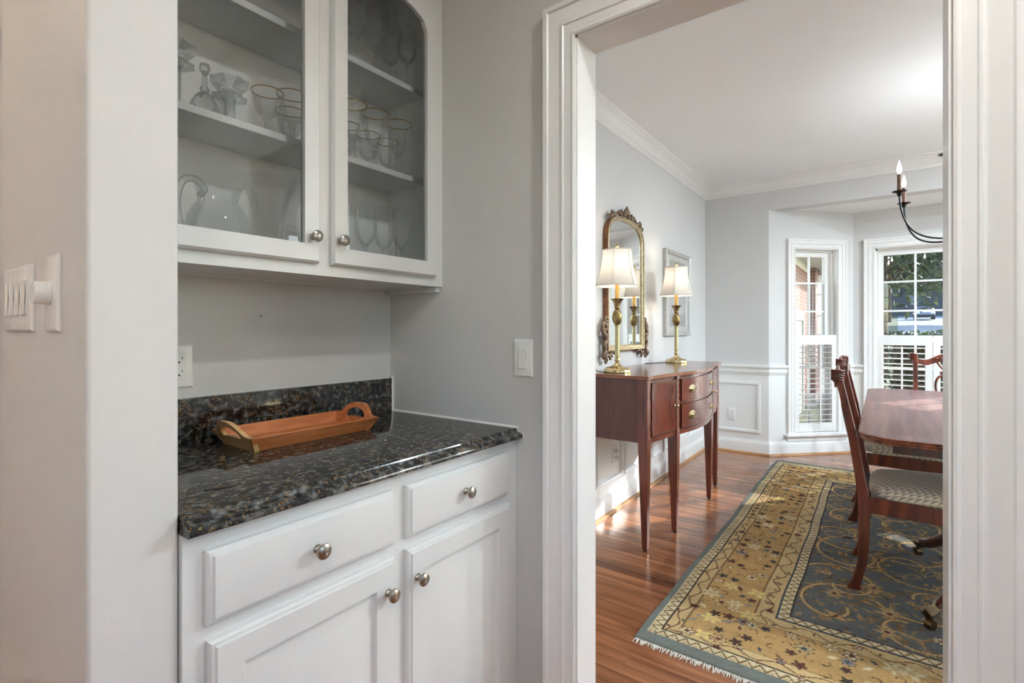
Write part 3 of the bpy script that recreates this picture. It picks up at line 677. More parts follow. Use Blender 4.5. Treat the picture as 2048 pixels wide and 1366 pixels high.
def glass_door(x0, x1, kx):
    yf, yb = YU - 0.02, YU - 0.0006; z0, z1 = 1.395, 2.36; sw = 0.046; g0, g1 = x0 + sw, x1 - sw; gz = z0 + 0.049
    zs, rise = 2.200, 0.062; n_ = 20; cx = (g0 + g1) / 2; hw = (g1 - g0) / 2
    arch = [(g0 + (g1 - g0) * k / n_, zs + rise * math.sqrt(max(0, 1 - (abs((g0 + (g1 - g0) * k / n_) - cx) / hw) ** 2.0 * 0.97))) for k in range(n_ + 1)]
    arch[0] = (g0, zs); arch[-1] = (g1, zs)
    inner = [(g0, gz)] + arch + [(g1, gz)]
    n2 = len(inner)
    outer = [(x0, z0)] + [(x0, zs)] + [(x0 + (x1 - x0) * k / n_, z1) for k in range(1, n_)] + [(x1, zs)] + [(x1, z0)]
    ins = [(min(max(a, x0 + 0.006), x1 - 0.006), min(max(b, z0 + 0.006), z1 - 0.006)) for a, b in outer]
    L3 = lambda pts, y: [(a, y, b) for a, b in pts]
    inb = [(a + (0.004 if a < cx else -0.004) * 1.0, b) for a, b in inner]
    d_ = MB().rings([L3(inner, yb), L3(outer, yb), L3(outer, yf + 0.008), L3(ins, yf), L3(inner, yf), L3(inner, yb)], cap_last=False).build('door', 'cabinet_white', uc, angle=30)
    MB().add([(a, yf + 0.012, b) for a, b in inner], [tuple(range(n2))]).build('glass_pane', 'cabinet_glass', d_, smooth=False)
    knob(kx, yf, 1.463, d_)
glass_door(0.387, 0.788, 0.765); glass_door(0.826, 1.227, 0.848)

# --- glassware
def lathe_glass(name, prof, mat, loc, label, cat, group, n=28, extra=None, fn=None):
    t = thing(name, label, cat, loc, group); m_ = MB(); m_.cap = False
    m_.lathe(prof, loc, n, fn=fn).build('bowl', mat, t, angle=50)
    if extra: extra(t)
    return t
def goblet(x, y, z, label, h=0.185, r=0.045):
    k = h / 0.185
    prof = [(0.0005, 0.006), (0.030, 0.004), (0.034, 0.001), (0.034, 0.0), (0.03, 0.005), (0.008, 0.010), (0.0065, 0.03), (0.008, 0.06 * k), (0.013, 0.068 * k), (0.009, 0.074 * k), (0.016, 0.082 * k), (0.027, 0.092 * k), (0.033, 0.115 * k), (r - 0.003, 0.16 * k), (r, h)]
    def ex(t): MB().tube([(x + r * math.cos(a), y + r * math.sin(a), z + h) for a in np.linspace(0, 2 * PI, 33)], 0.0016, 6, cap=False).build('gold_rim', 'gold_rim', t)
    lathe_glass('goblet', prof, 'crystal', (x, y, z), label, 'goblet', 'gold rimmed goblets on the middle shelf', extra=ex)
goblet(1.080, 1.35, SH1, 'gold-rimmed goblet at the front of the middle shelf behind the right door')
goblet(0.992, 1.352, SH1, 'gold-rimmed goblet half hidden by the right door left stile')
goblet(1.183, 1.352, SH1, 'gold-rimmed goblet closest to the right end of the middle shelf')
goblet(1.040, 1.442, SH1, 'gold-rimmed goblet in the back row behind the hidden front one', 0.155, 0.040)
goblet(1.124, 1.442, SH1, 'gold-rimmed goblet in the back row, middle of three', 0.150, 0.041)
goblet(1.208, 1.442, SH1, 'gold-rimmed goblet at the back right corner of middle shelf', 0.150, 0.040)
goblet(0.715, 1.345, SH1, 'gold-rimmed goblet standing alone leftmost on the middle shelf', 0.118, 0.040)
goblet(0.792, 1.352, SH1, 'tall gold-rimmed goblet cut off by the left door stile', 0.140, 0.042)
goblet(0.835, 1.44, SH1, 'gold-rimmed goblet mostly hidden behind the door stiles', 0.130, 0.040)
def wine(x, y, z, label, group, h=0.2, r=0.036, cut=False):
    k = h / 0.2
    prof = [(0.0005, 0.006), (0.028, 0.003), (0.031, 0.001), (0.031, 0), (0.026, 0.005), (0.006, 0.009), (0.0042, 0.03 * k), (0.0042, 0.075 * k), (0.007, 0.083 * k), (0.011, 0.088 * k), (0.023, 0.098 * k), (0.032, 0.115 * k), (r, 0.14 * k), (r * 0.97, 0.165 * k), (r * 0.86, h)]
    if cut:
        t = thing('wine_glass', label, 'wine glass', (x, y, z), group); m_ = MB(); m_.cap = False
        m_.lathe(prof[:10], (x, y, z), 24).build('stem', 'crystal', t, angle=50)
        m_ = MB(); pr = [(r_, zz) for r_, zz in prof[9:]]
        fine = [(np.interp(q, [a[1] for a in pr], [a[0] for a in pr]), q) for q in np.linspace(pr[0][1], pr[-1][1], 16)]
        m_.lathe(fine, (x, y, z), 32, fn=lambda a, i, zz: 1 + (0.05 * math.cos(8 * a + i * 0.8) if i < 9 else 0)).build('cut_bowl', 'crystal_cut', t, angle=20)
        return
    lathe_glass('wine_glass', prof, 'crystal', (x, y, z), label, 'wine glass', group)
ZF = ZU0 + 0.020
wine(1.067, 1.38, ZF, 'clear wine glass leftmost on the cabinet floor behind the right door', 'wine glasses on the cabinet floor', 0.255)
wine(1.135, 1.37, ZF, 'clear wine glass in the middle of three on the cabinet floor', 'wine glasses on the cabinet floor', 0.248)
wine(1.205, 1.36, ZF, 'clear wine glass rightmost on the cabinet floor', 'wine glasses on the cabinet floor', 0.262)
for x, y, lb, h in ((1.010, 1.36, 'cut crystal glass leftmost on the top shelf', 0.225), (1.080, 1.365, 'cut crystal glass second from left on the top shelf', 0.215), (1.165, 1.375, 'short cut crystal glass second from right on the top shelf', 0.195), (1.215, 1.345, 'tall cut crystal glass rightmost on the top shelf', 0.228)):
    wine(x, y, SH2, lb, 'cut crystal glasses on the top shelf', h, 0.030, True)
def candlestick(x, y, z, h, label):
    t = thing('crystal_candlestick', label, 'candlestick', (x, y, z), 'crystal candlesticks')
    MB().lathe([(0.0005, 0), (0.040, 0), (0.042, 0.006), (0.034, 0.012), (0.018, 0.018)], (x, y, z), 16).build('foot', 'crystal_cut', t, angle=15)
    MB().lathe([(0.016, 0.018), (0.014, 0.026), (0.014, h - 0.06), (0.016, h - 0.052)], (x, y, z), 12).build('column', 'crystal_cut', t, angle=15)
    m_ = MB(); m_.cap = False
    m_.lathe([(0.010, h - 0.056), (0.030, h - 0.052), (0.044, h - 0.047), (0.030, h - 0.044), (0.024, h - 0.036), (0.040, h - 0.014), (0.048, h - 0.004), (0.044, h), (0.02, h - 0.012), (0.012, h - 0.02)], (x, y, z), 16, fn=lambda a, i, zz: 1 + 0.06 * math.cos(8 * a)).build('cup', 'crystal_cut', t, angle=15)
candlestick(0.651, 1.42, SH1, 0.145, 'crystal candlestick with a flared cup between the bell and the goblets')
candlestick(0.521, 1.425, SH1, 0.185, 'tall crystal candlestick at the left end of the middle shelf')
t = thing('crystal_bell', 'small cut crystal bell with a ball-topped handle', 'bell', (0.5545, 1.337, SH1))
m_ = MB(); m_.cap = False
m_.lathe([(0.036, 0.0), (0.034, 0.012), (0.028, 0.030), (0.018, 0.046), (0.008, 0.053)], (0.5545, 1.337, SH1), 20, fn=lambda a, i, zz: 1 + 0.04 * math.cos(10 * a + i)).build('skirt', 'crystal_cut', t, angle=15)
MB().lathe([(0.007, 0.052), (0.011, 0.062), (0.006, 0.070), (0.005, 0.095), (0.009, 0.103), (0.013, 0.113), (0.010, 0.123), (0.001, 0.127)], (0.5545, 1.337, SH1), 10).build('handle', 'crystal_cut', t, angle=15)
px, py = 0.600, 1.37
t = thing('glass_pitcher', 'round-bellied clear glass pitcher with a curled handle', 'pitcher', (px, py, ZF))
m_ = MB(); m_.cap = False
m_.lathe([(0.0005, 0.006), (0.045, 0.004), (0.058, 0.012), (0.070, 0.05), (0.074, 0.085), (0.068, 0.120), (0.056, 0.145), (0.047, 0.158), (0.046, 0.163), (0.048, 0.180), (0.054, 0.205), (0.056, 0.214)], (px, py, ZF), 36, fn=lambda a, i, zz: 1 + (0.12 * max(0, math.cos(a)) ** 8 if i > 9 else 0)).build('body', 'crystal', t, angle=60)
MB().tube([(px - 0.046, py, ZF + 0.165), (px - 0.034, py - 0.004, ZF + 0.185), (px - 0.052, py, ZF + 0.205), (px - 0.078, py, ZF + 0.200), (px - 0.092, py, ZF + 0.165), (px - 0.092, py, ZF + 0.12), (px - 0.082, py, ZF + 0.075), (px - 0.066, py, ZF + 0.045)], [0.006, 0.008, 0.009, 0.009, 0.0085, 0.008, 0.007, 0.006], 10, smooth=True).build('handle', 'crystal_cut', t, angle=60)
t = thing('trumpet_vase', 'tall fluted glass vase flaring wide at the rim beside the pitcher', 'vase', (0.735, 1.365, ZF))
m_ = MB(); m_.cap = False
m_.lathe([(0.0005, 0.004), (0.044, 0.004), (0.042, 0.012), (0.032, 0.02), (0.030, 0.06), (0.033, 0.10), (0.040, 0.14), (0.050, 0.18), (0.064, 0.215), (0.082, 0.245)], (0.735, 1.365, ZF), 36, fn=lambda a, i, zz: 1 + (0.03 * math.cos(12 * a) if 2 < i < 8 else 0)).build('body', 'crystal', t, angle=60)

# --- serving tray
TX0, TX1, TY0, TY1, TZ = 0.612, 0.998, 1.225, 1.44, 0.9142
tr = thing('serving_tray', 'reddish wooden serving tray with pale arched handles on the granite', 'tray', ((TX0 + TX1) / 2, (TY0 + TY1) / 2, TZ))
bx0, bx1, by0, by1 = TX0 + 0.022, TX1 - 0.016, TY0 + 0.030, TY1 - 0.022
MB().box(bx0 + 0.004, bx1 - 0.004, by0 + 0.004, by1 - 0.004, TZ, TZ + 0.010).build('base', 'tray_wood', tr, bevel=0.001)
hw_ = 0.040
def side(y0b, y0t, s_):   # long sloping side; s_ thickness direction
    vs = [(bx0, y0b, TZ), (bx1, y0b, TZ), (TX1, y0t, TZ + hw_), (TX0, y0t, TZ + hw_)]; vs2 = [(a, b + s_ * 0.011, c) for a, b, c in vs]
    return MB().add(vs + vs2, [(0, 1, 2, 3), (7, 6, 5, 4), (0, 4, 5, 1), (1, 5, 6, 2), (2, 6, 7, 3), (3, 7, 4, 0)])
side(by0, TY0, 1).build('side', 'tray_wood', tr, bevel=0.0015); side(by1, TY1, -1).build('side', 'tray_wood', tr, bevel=0.0015)
def tray_end(xb, xt, s_, mat):
    n_ = 24; yc = (TY0 + TY1) / 2; out = []; inn = []
    for k in range(n_ + 1):
        u = -1 + 2 * k / n_; y = yc + u * (TY1 - TY0 - 0.004) / 2
        a = max(0, math.cos(min(1, abs(u) / 0.74) * PI / 2)) ** 0.9; a = a * a * (3 - 2 * a)
        out.append((y, hw_ + 0.034 * a))
    yi = 0.052
    hole = [(yc + yi * math.cos(q), 0.030 + 0.030 * max(0, math.sin(q))) for q in np.linspace(PI, 0, 13)]
    def pt(y, h, t_): 
        x = xb + (xt - xb) * (h / hw_) + s_ * t_
        k_ = (by1 - by0) / (TY1 - TY0); yy = yc + (y - yc) * (k_ + (1 - k_) * min(1, h / hw_)); return (x, yy, TZ + h)
    m_ = MB()
    N_ = 26; us = np.linspace(TY0 + 0.002, TY1 - 0.002, N_ * 2 + 1)
    oy = [q[0] for q in out]; oz = [q[1] for q in out]; hy = [q[0] for q in hole]; hz = [q[1] for q in hole]
    for a, b in zip(us, us[1:]):
        top = lambda y: float(np.interp(y, oy, oz)); inside = yc - yi <= (a + b) / 2 <= yc + yi
        segs = [(lambda y: 0.0, top)] if not inside else [(lambda y: 0.0, lambda y: 0.030 + 0.003 * math.cos((y - yc) / yi * PI / 2)), (lambda y: float(np.interp(y, hy, hz)), top)]
        for lo, hi in segs:
            q = [pt(a, lo(a), 0), pt(b, lo(b), 0), pt(b, hi(b), 0), pt(a, hi(a), 0), pt(a, lo(a), 0.012), pt(b, lo(b), 0.012), pt(b, hi(b), 0.012), pt(a, hi(a), 0.012)]
            fs = [(0, 1, 2, 3), (7, 6, 5, 4), (0, 4, 5, 1), (2, 6, 7, 3)]
            if inside or abs(a - us[0]) < 1e-6 or abs(b - us[-1]) < 1e-6 or abs(a - yc) < yi + 0.01: fs += []
            m_.add(q, fs)
    for e in (0, -1):
        y = us[e]; tp = float(np.interp(y, oy, oz)); m_.add([pt(y, 0, 0), pt(y, tp, 0), pt(y, tp, 0.012), pt(y, 0, 0.012)], [(0, 1, 2, 3)])
    for y in (yc - yi, yc + yi):
        m_.add([pt(y, 0.030, 0), pt(y, 0.032, 0), pt(y, 0.032, 0.012), pt(y, 0.030, 0.012)], [(0, 1, 2, 3)])
    m_.build('handle_end', mat, tr, angle=35)
tray_end(bx0, TX0, 1, 'tray_pale'); tray_end(bx1, TX1, -1, 'tray_wood')
tag(MB().tube([(0.426, 1.035, 0.9155), (0.452, 1.022, 0.9157), (0.475, 1.010, 0.9155)], 0.0014, 6).build('thin_stick', 'cord_black'), 'thin dark stick lying on the granite near the wall', 'stick')

# --- wall plates
def plate_y(x0, x1, z0, z1, y):     # plate on a wall facing -Y
    return MB().rings([ring_rect(x0, x1, z0, z1, y - d, i) for i, d in ((0, 0.0003), (0, 0.003), (0.003, 0.006), (0.006, 0.0068))], cap_last=True)
t = thing('wall_outlet', 'white wall outlet above the black backsplash', 'outlet', (0.556, YN, 1.121))
plate_y(0.521, 0.591, 1.064, 1.178, YN).build('plate', 'plate_white', t, angle=20)
MB().box(0.539, 0.573, YN - 0.0085, YN - 0.006, 1.087, 1.155).build('receptacle', 'plate_white', t, bevel=0.001)
for z in (1.104, 1.138):
    for dx, w_, h_ in ((-0.0075, 0.0018, 0.008), (0.0075, 0.0018, 0.0065)): MB().box(0.556 + dx - w_ / 2, 0.556 + dx + w_ / 2, YN - 0.0088, YN - 0.008, z + 0.002, z + 0.002 + h_).build('slot', 'slot_black', t, smooth=False)
    MB().lathe([(0.0001, 0.0006), (0.0026, 0.0006), (0.0026, 0)], (0.556, YN - 0.0084, z - 0.006), 10, '-y').build('slot', 'slot_black', t)
def plate_x(y0, y1, z0, z1, x):     # plate on a wall facing -X
    return MB().rings([[(x - d, y0 + i, z0 + i), (x - d, y1 - i, z0 + i), (x - d, y1 - i, z1 - i), (x - d, y0 + i, z1 - i)] for i, d in ((0, 0.0003), (0, 0.003), (0.003, 0.006), (0.006, 0.0068))], cap_last=True)
def rocker(y, z, x, parent):
    MB().box(x - 0.0085, x - 0.006, y - 0.0168, y + 0.0168, z - 0.0335, z + 0.0335).build('frame', 'plate_white', parent, bevel=0.001)
    MB().prism([(x - 0.0082, z - 0.031), (x - 0.0108, z - 0.031), (x - 0.0090, z + 0.001), (x - 0.0098, z + 0.031), (x - 0.0082, z + 0.031)], 'y', y - 0.0145, y + 0.0145).build('rocker', 'plate_white', parent, bevel=0.0006)
def screws(y, zs, x, parent):
    for z in zs: MB().lathe([(0.003, 0), (0.0028, 0.001), (0.0001, 0.0014)], (x - 0.0066, y, z), 10, '-x').build('screw', 'plate_white', parent)
t = thing('rocker_switch', 'white rocker light switch between the counter and the doorway', 'switch', (XD0, 0.884, 1.131))
plate_x(0.849, 0.919, 1.074, 1.188, XD0).build('plate', 'plate_white', t, angle=20); rocker(0.884, 1.131, XD0, t); screws(0.884, (1.082, 1.180), XD0, t)
t = thing('rocker_switch', 'wide white plate of four rocker switches at the left edge', 'switch', (XS0, 1.322, 1.276))
plate_x(1.217, 1.430, 1.216, 1.338, XS0).build('plate', 'plate_white', t, angle=20)
for k in range(4): rocker(1.217 + 0.0372 + 0.0462 * k, 1.277, XS0, t); screws(1.217 + 0.0372 + 0.0462 * k, (1.227, 1.327), XS0, t)
t = thing('dimmer_switch', 'white dimmer plate with a round knob beside the four switches', 'switch', (XS0, 1.085, 1.278))
plate_x(1.048, 1.122, 1.216, 1.340, XS0).build('plate', 'plate_white', t, angle=20); screws(1.085, (1.236, 1.320), XS0, t)
MB().lathe([(0.0195, 0), (0.0195, 0.003), (0.0185, 0.004), (0.0180, 0.019), (0.0165, 0.021), (0.0001, 0.0215)], (XS0 - 0.0066, 1.085, 1.278), 28, '-x').build('knob', 'plate_white', t)
tag(MB().tube([(0.776, YN - 0.0001, 1.260), (0.776, YN - 0.008, 1.258)], 0.0022, 8).build('wall_nail', 'nickel'), 'small bare nail in the wall above the granite', 'nail')

# ================================================================ SIDEBOARD
XC, HALF = 3.395, 0.75
def Yf(x): return 0.983 - 0.047 * math.cos(2 * PI * (x - XC) / 1.52)
ZB0, ZB1, ZT = 0.588, 0.942, 0.962
SBK = 1.424
sb = thing('sideboard', 'serpentine-front mahogany sideboard on slender tapered legs against the wall', 'sideboard', (XC, 1.2, 0))
def curved(x0, x1, z0, z1, off, thick, n=16, ins=0.0):
    """panel that follows the serpentine front; off = how far it stands proud"""
    xs = [x0 + (x1 - x0) * k / n for k in range(n + 1)]; m_ = MB(); vs = []
    for x in xs:
        y = Yf(x) - off
        vs += [(x, y, z0), (x, y, z1), (x, y + thick, z1), (x, y + thick, z0)]
    fs = [(4 * k + a, 4 * k + 4 + a, 4 * k + 4 + (a + 1) % 4, 4 * k + (a + 1) % 4) for k in range(n) for a in range(4)]
    fs += [(0, 1, 2, 3), (4 * n + 3, 4 * n + 2, 4 * n + 1, 4 * n)]
    return m_.add(vs, fs)
def outline(x0, x1, off, back, n=48):
    return [(x0 + (x1 - x0) * k / n, Yf(x0 + (x1 - x0) * k / n) - off) for k in range(n + 1)] + [(x1, back), (x0, back)]
XA, XZ = XC - HALF, XC + HALF
MB().prism(outline(XA + 0.008, XZ - 0.008, -0.006, SBK - 0.004), 'z', ZB0 + 0.012, ZB1).build('carcass', 'mahogany_side', sb, angle=30)
MB().prism(outline(XA - 0.017, XZ + 0.020, 0.018, SBK), 'z', ZB1, ZT).build('top', 'mahogany', sb, bevel=0.0015, angle=30)
curved(XA - 0.0172, XZ + 0.0202, ZB1 + 0.0025, ZT - 0.003, 0.0192, 0.004, 48).build('edge_banding', 'banding', sb)
MB().box(XA - 0.0182, XA - 0.0165, Yf(XA) - 0.018, SBK, ZB1 + 0.0025, ZT - 0.003).build('edge_banding', 'banding', sb)
MB().box(XA + 0.002, XA + 0.010, Yf(XA) + 0.045, SBK - 0.02, ZB0 + 0.006, ZB1 - 0.0005).build('side_panel', 'mahogany_side', sb)
MB().box(XZ - 0.010, XZ - 0.002, Yf(XZ) + 0.045, SBK - 0.02, ZB0 + 0.006, ZB1 - 0.0005).build('side_panel', 'mahogany_side', sb)
curved(XA + 0.04, XZ - 0.04, ZB0, ZB0 + 0.028, 0.002, 0.02, 40).build('apron', 'mahogany', sb)
curved(XA + 0.04, XZ - 0.04, ZB1 - 0.016, ZB1, 0.001, 0.02, 40).build('top_rail', 'mahogany', sb)
LEGX = [XA + 0.027, 3.020, 2 * XC - 3.020, XZ - 0.027]
for i, x in enumerate(LEGX):
    h = 0.027; yf = Yf(x) - 0.006
    def sq(z, a): return [(x - a, yf + (h - a) * 0.6, z), (x + a, yf + (h - a) * 0.6, z), (x + a, yf + (h - a) * 0.6 + 2 * a, z), (x - a, yf + (h - a) * 0.6 + 2 * a, z)]
    lg = MB().rings([sq(0.012, 0.0145), sq(0.56, h), sq(ZB1 - 0.0005, h)], cap_first=True).build('leg', 'mahogany_v', sb, bevel=0.0012)
    yq = yf + (h - 0.0145) * 0.6 + 0.0145
    MB().lathe([(0.008, 0), (0.010, 0.004), (0.0135, 0.008), (0.0135, 0.0125)], (x, yq, 0), 14).build('foot_glide', 'hinge_dark', lg)
    MB().rings([ring_rect(x - 0.019, x + 0.019, 0.615, 0.925, yf - 0.0008, i_) for i_ in (0, 0.0018)], cap_last=False).build('string_inlay', 'inlay', lg)
    if i in (1, 2):
        for k in range(7):
            z = 0.895 - k * 0.036; MB().ball((x, yf - 0.0006, z), (0.0058, 0.0012, 0.0125), nu=8, nv=5).build('bellflower_inlay', 'inlay', lg)
for x in (XA + 0.027, XZ - 0.027):
    MB().taper(x, SBK - 0.030, 0.0, 0.56, 0.0145, 0.024).taper(x, SBK - 0.030, 0.56, ZB1 - 0.001, 0.024, 0.024).build('leg', 'mahogany_v', sb)
def bead(x0, x1, z0, z1, parent, off=0.009):
    m_ = MB()
    for a, b in ((z0, z0 + 0.0035), (z1 - 0.0035, z1)):
        q = curved(x0, x1, a, b, off + 0.0012, 0.006, 16); m_.add(q.v, q.f)
    for a in (x0, x1 - 0.0035): q = curved(a, a + 0.0035, z0, z1, off + 0.0012, 0.006, 1); m_.add(q.v, q.f)
    m_.build('cockbead', 'mahogany_dark', parent)
def pull(x, z, parent):
    y = Yf(x) - 0.0092
    dx_s = (Yf(x + 0.01) - Yf(x - 0.01)) / 0.02
    q = MB().lathe([(0.024, -0.002), (0.024, 0.0016), (0.021, 0.0032), (0.012, 0.0036), (0.009, 0.007), (0.006, 0.011), (0.0001, 0.012)], (x, y, z), 26, '-y').xf(lambda a, b, c: (x + (a - x) * 1.75, b + (a - x) * 1.75 * dx_s, c)).build('pull', 'brass', parent)
    MB().tube([(x + 0.031 * math.sin(a), y - 0.010 - 0.006 * (1 - math.cos(a)) / 2 + 0.031 * math.sin(a) * dx_s, z + 0.0195 * math.cos(a)) for a in np.linspace(0, 2 * PI, 25)], 0.0019, 6, cap=False).build('pull_ring', 'brass_dark', parent)
def small_knob(x, z, parent):
    y = Yf(x) - 0.0092
    q = MB().lathe([(0.010, 0), (0.010, 0.0012), (0.004, 0.003), (0.0035, 0.012), (0.0085, 0.016), (0.0095, 0.020), (0.006, 0.024), (0.0001, 0.025)], (x, y, z), 14, '-y').build('knob', 'brass', parent)
for x0, x1, kx, hx in ((LEGX[0] + 0.030, LEGX[1] - 0.030, LEGX[1] - 0.048, LEGX[0] + 0.027), (LEGX[2] + 0.030, LEGX[3] - 0.030, LEGX[2] + 0.048, LEGX[3] - 0.027)):
    d_ = curved(x0, x1, 0.622, 0.922, 0.009, 0.018, 20).build('door', 'mahogany', sb, angle=30); bead(x0, x1, 0.622, 0.922, d_); small_knob(kx, 0.767, d_)
    for z in (0.68, 0.855): MB().box(hx - 0.0045, hx + 0.0045, Yf(hx) - 0.0105, Yf(hx) + 0.004, z - 0.024, z + 0.024).build('hinge', 'hinge_dark', d_)
for z0, z1, zk in ((0.786, 0.922, 0.852), (0.622, 0.768, 0.692)):
    d_ = curved(LEGX[1] + 0.030, LEGX[2] - 0.030, z0, z1, 0.009, 0.018, 24).build('drawer', 'mahogany', sb, angle=30); bead(LEGX[1] + 0.030, LEGX[2] - 0.030, z0, z1, d_)
    for x in (XC - 0.215, XC + 0.215): pull(x, zk, d_)
    MB().lathe([(0.0045, 0), (0.0045, 0.0012), (0.0001, 0.0014)], (XC, Yf(XC) - 0.0092, z1 - 0.03), 12, '-y').build('keyhole', 'brass_dark', d_)
curved(LEGX[1] + 0.027, LEGX[2] - 0.027, 0.769, 0.785, 0.003, 0.016, 24).build('drawer_divider', 'mahogany', sb)

# ================================================================ TABLE LAMPS
def table_lamp(x, y, label, cord_pts):
    z0 = ZT + 0.0005; t = thing('table_lamp', label, 'lamp', (x, y, z0), 'pineapple lamps on the sideboard')
    c = (x, y, 0)
    MB().lathe([(0.0001, z0), (0.080, z0), (0.081, z0 + 0.004), (0.0805, z0 + 0.014), (0.077, z0 + 0.021), (0.066, z0 + 0.027), (0.050, z0 + 0.031), (0.034, z0 + 0.036), (0.022, z0 + 0.045), (0.013, z0 + 0.056), (0.011, z0 + 0.060)], c, 40).build('base', 'brass', t, angle=35)
    MB().lathe([(0.011, z0 + 0.059), (0.015, z0 + 0.066), (0.0165, z0 + 0.075), (0.0145, z0 + 0.085), (0.011, z0 + 0.090), (0.0155, z0 + 0.092), (0.0155, z0 + 0.097), (0.012, z0 + 0.099)], c, 24).build('ball', 'brass', t)
    MB().lathe([(0.0135, z0 + 0.098), (0.0138, 1.235), (0.0165, 1.238), (0.0165, 1.243), (0.012, 1.247)], c, 20).build('column', 'brass_column', t, angle=35)
    # pineapple with a raised diamond lattice
    prof = [(0.011 + 0.0175 * math.sin(PI * min(1, k / 22 * 0.97 + 0.03)) ** 0.75, 1.246 + 0.090 * k / 22) for k in range(23)]
    MB().lathe(prof, c, 40, fn=lambda a, i, zz: 1 + 0.17 * (abs(math.sin(5 * a + i * 0.48)) * abs(math.sin(5 * a - i * 0.48)) - 0.3)).build('pineapple', 'brass_dark', t, angle=80)
    m_ = MB(); m_.cap = False
    m_.lathe([(0.012, 1.336), (0.017, 1.344), (0.016, 1.350), (0.019, 1.368), (0.024, 1.382), (0.033, 1.397), (0.036, 1.400), (0.027, 1.392), (0.014, 1.376)], c, 48, fn=lambda a, i, zz: 1 + (0.14 * math.cos(8 * a) if i in (5, 6) else 0.07 * math.cos(8 * a) if i in (3, 4, 7) else 0)).build('leaf_cup', 'brass_dark', t, angle=60)
    MB().lathe([(0.0125, 1.372), (0.0125, 1.486), (0.008, 1.488), (0.008, 1.50)], c, 16).build('candle_sleeve', 'candle_sleeve', t, angle=35)
    # bell shade with cut corners: 8 alternating panels
    zs = np.linspace(0, 1, 12); R = [0.130 - (0.130 - 0.090) * (1 - (1 - q) ** 2.0) for q in zs]
    def poly(a):
        k = 0
        a8 = (a - math.radians(12)) % (PI / 3) - PI / 6
        return (math.cos(PI / 6) / math.cos(a8)) * 0.75 + 0.25
    Z0, Z1 = 1.477, 1.690
    m_ = MB(); m_.cap = False
    prof = [(r_, Z0 + (Z1 - Z0) * q) for r_, q in zip(R, zs)]
    prof2 = prof + [(r_ - 0.0022, z_) for r_, z_ in prof[::-1]] + [prof[0]]
    sh = m_.lathe(prof2, c, 60, fn=lambda a, i, zz: poly(a)).build('shade', 'shade_silk', t, angle=50)
    for k in range(6):
        a = math.radians(12) + k * PI / 3
        MB().tube([(x + (r_ + 0.0008) * poly(a) * math.cos(a), y + (r_ + 0.0008) * poly(a) * math.sin(a), z_) for r_, z_ in prof], 0.0016, 6).build('piping', 'fringe_white', sh)
    for r_, z_ in (prof[0], prof[-1]):
        MB().tube([(x + r_ * poly(a) * math.cos(a), y + r_ * poly(a) * math.sin(a), z_) for a in np.linspace(0, 2 * PI, 61)], 0.0032, 6, cap=False).build('trim_band', 'fringe_white', sh)
    m_ = MB()
    for k in range(3):
        a = math.radians(42 + 120 * k); m_.tube([(x, y, Z1 - 0.006), (x + 0.085 * math.cos(a), y + 0.085 * math.sin(a), Z1 - 0.006)], 0.0013, 5)
    for s_ in (-1, 1): m_.tube([(x + s_ * 0.009, y, 1.49), (x + s_ * 0.042, y, 1.54), (x + s_ * 0.040, y, 1.62), (x, y, Z1 - 0.006)], 0.0015, 5)
    m_.build('harp', 'brass_dark', t)
    MB().lathe([(0.004, Z1 - 0.006), (0.006, Z1 + 0.002), (0.005, Z1 + 0.010), (0.011, Z1 + 0.018), (0.0115, Z1 + 0.026), (0.008, Z1 + 0.034), (0.0001, Z1 + 0.042)], c, 16, fn=None).build('finial', 'brass', t)
    MB().lathe([(0.008, 1.50), (0.011, 1.51), (0.020, 1.535), (0.021, 1.555), (0.014, 1.578), (0.0001, 1.586)], c, 16).build('bulb', 'bulb_glow', t)
    MB().tube(cord_pts, 0.0022, 6, smooth=True).build('cord', 'cord_black', t)
    ld = bpy.data.lights.new('lamp_light', 'POINT'); ld.energy = 0.55; ld.shadow_soft_size = 0.03; ld.color = (1.0, 0.88, 0.75)
    lo = bpy.data.objects.new('lamp_light', ld); COL.objects.link(lo); lo.parent = t; lo.location = (0, 0, 1.615 - z0)
table_lamp(2.80, 1.27, 'lit brass pineapple lamp with white bell shade in front of the mirror', [(2.735, 1.32, ZT + 0.003), (2.70, 1.34, ZT + 0.008), (2.665, 1.36, ZT + 0.030), (2.66, 1.38, ZT + 0.045), (2.672, 1.40, ZT + 0.03), (2.69, 1.415, ZT + 0.004)])
table_lamp(3.875, 1.27, 'lit brass pineapple lamp with white bell shade in front of the picture', [(3.80, 1.32, ZT + 0.0025), (3.72, 1.36, ZT + 0.0035), (3.66, 1.40, ZT + 0.0025), (3.62, 1.418, ZT + 0.0025)])

# ================================================================ MIRROR
MX, MW = 3.315, 0.312; MZ0, MZS, MR = 1.07, 1.80, 0.190
def mirror_outline(off, n=40):
    w_ = MW - off; r_ = MR - off * 0.75; pts = [(MX - w_, MZ0 + off), (MX - w_, 1.30), (MX - w_, 1.55)]
    for k in range(n + 1):
        u = PI - PI * k / n; cx_, sy = math.cos(u), math.sin(u); e = 2 / 2.9
        pts.append((MX + w_ * math.copysign(abs(cx_) ** e, cx_), MZS + r_ * abs(sy) ** e))
    return pts + [(MX + w_, 1.55), (MX + w_, 1.30), (MX + w_, MZ0 + off)]
YM = YL - 0.0008
mi = thing('wall_mirror', 'arched gilt wall mirror with carved crest and side scrolls above the sideboard', 'mirror', (MX, YL, MZ0))
Lp = lambda off, d: [(a, YM - d, b) for a, b in mirror_outline(off)]
def mloop(seq): return MB().rings([Lp(o, d) for o, d in seq], cap_last=False)
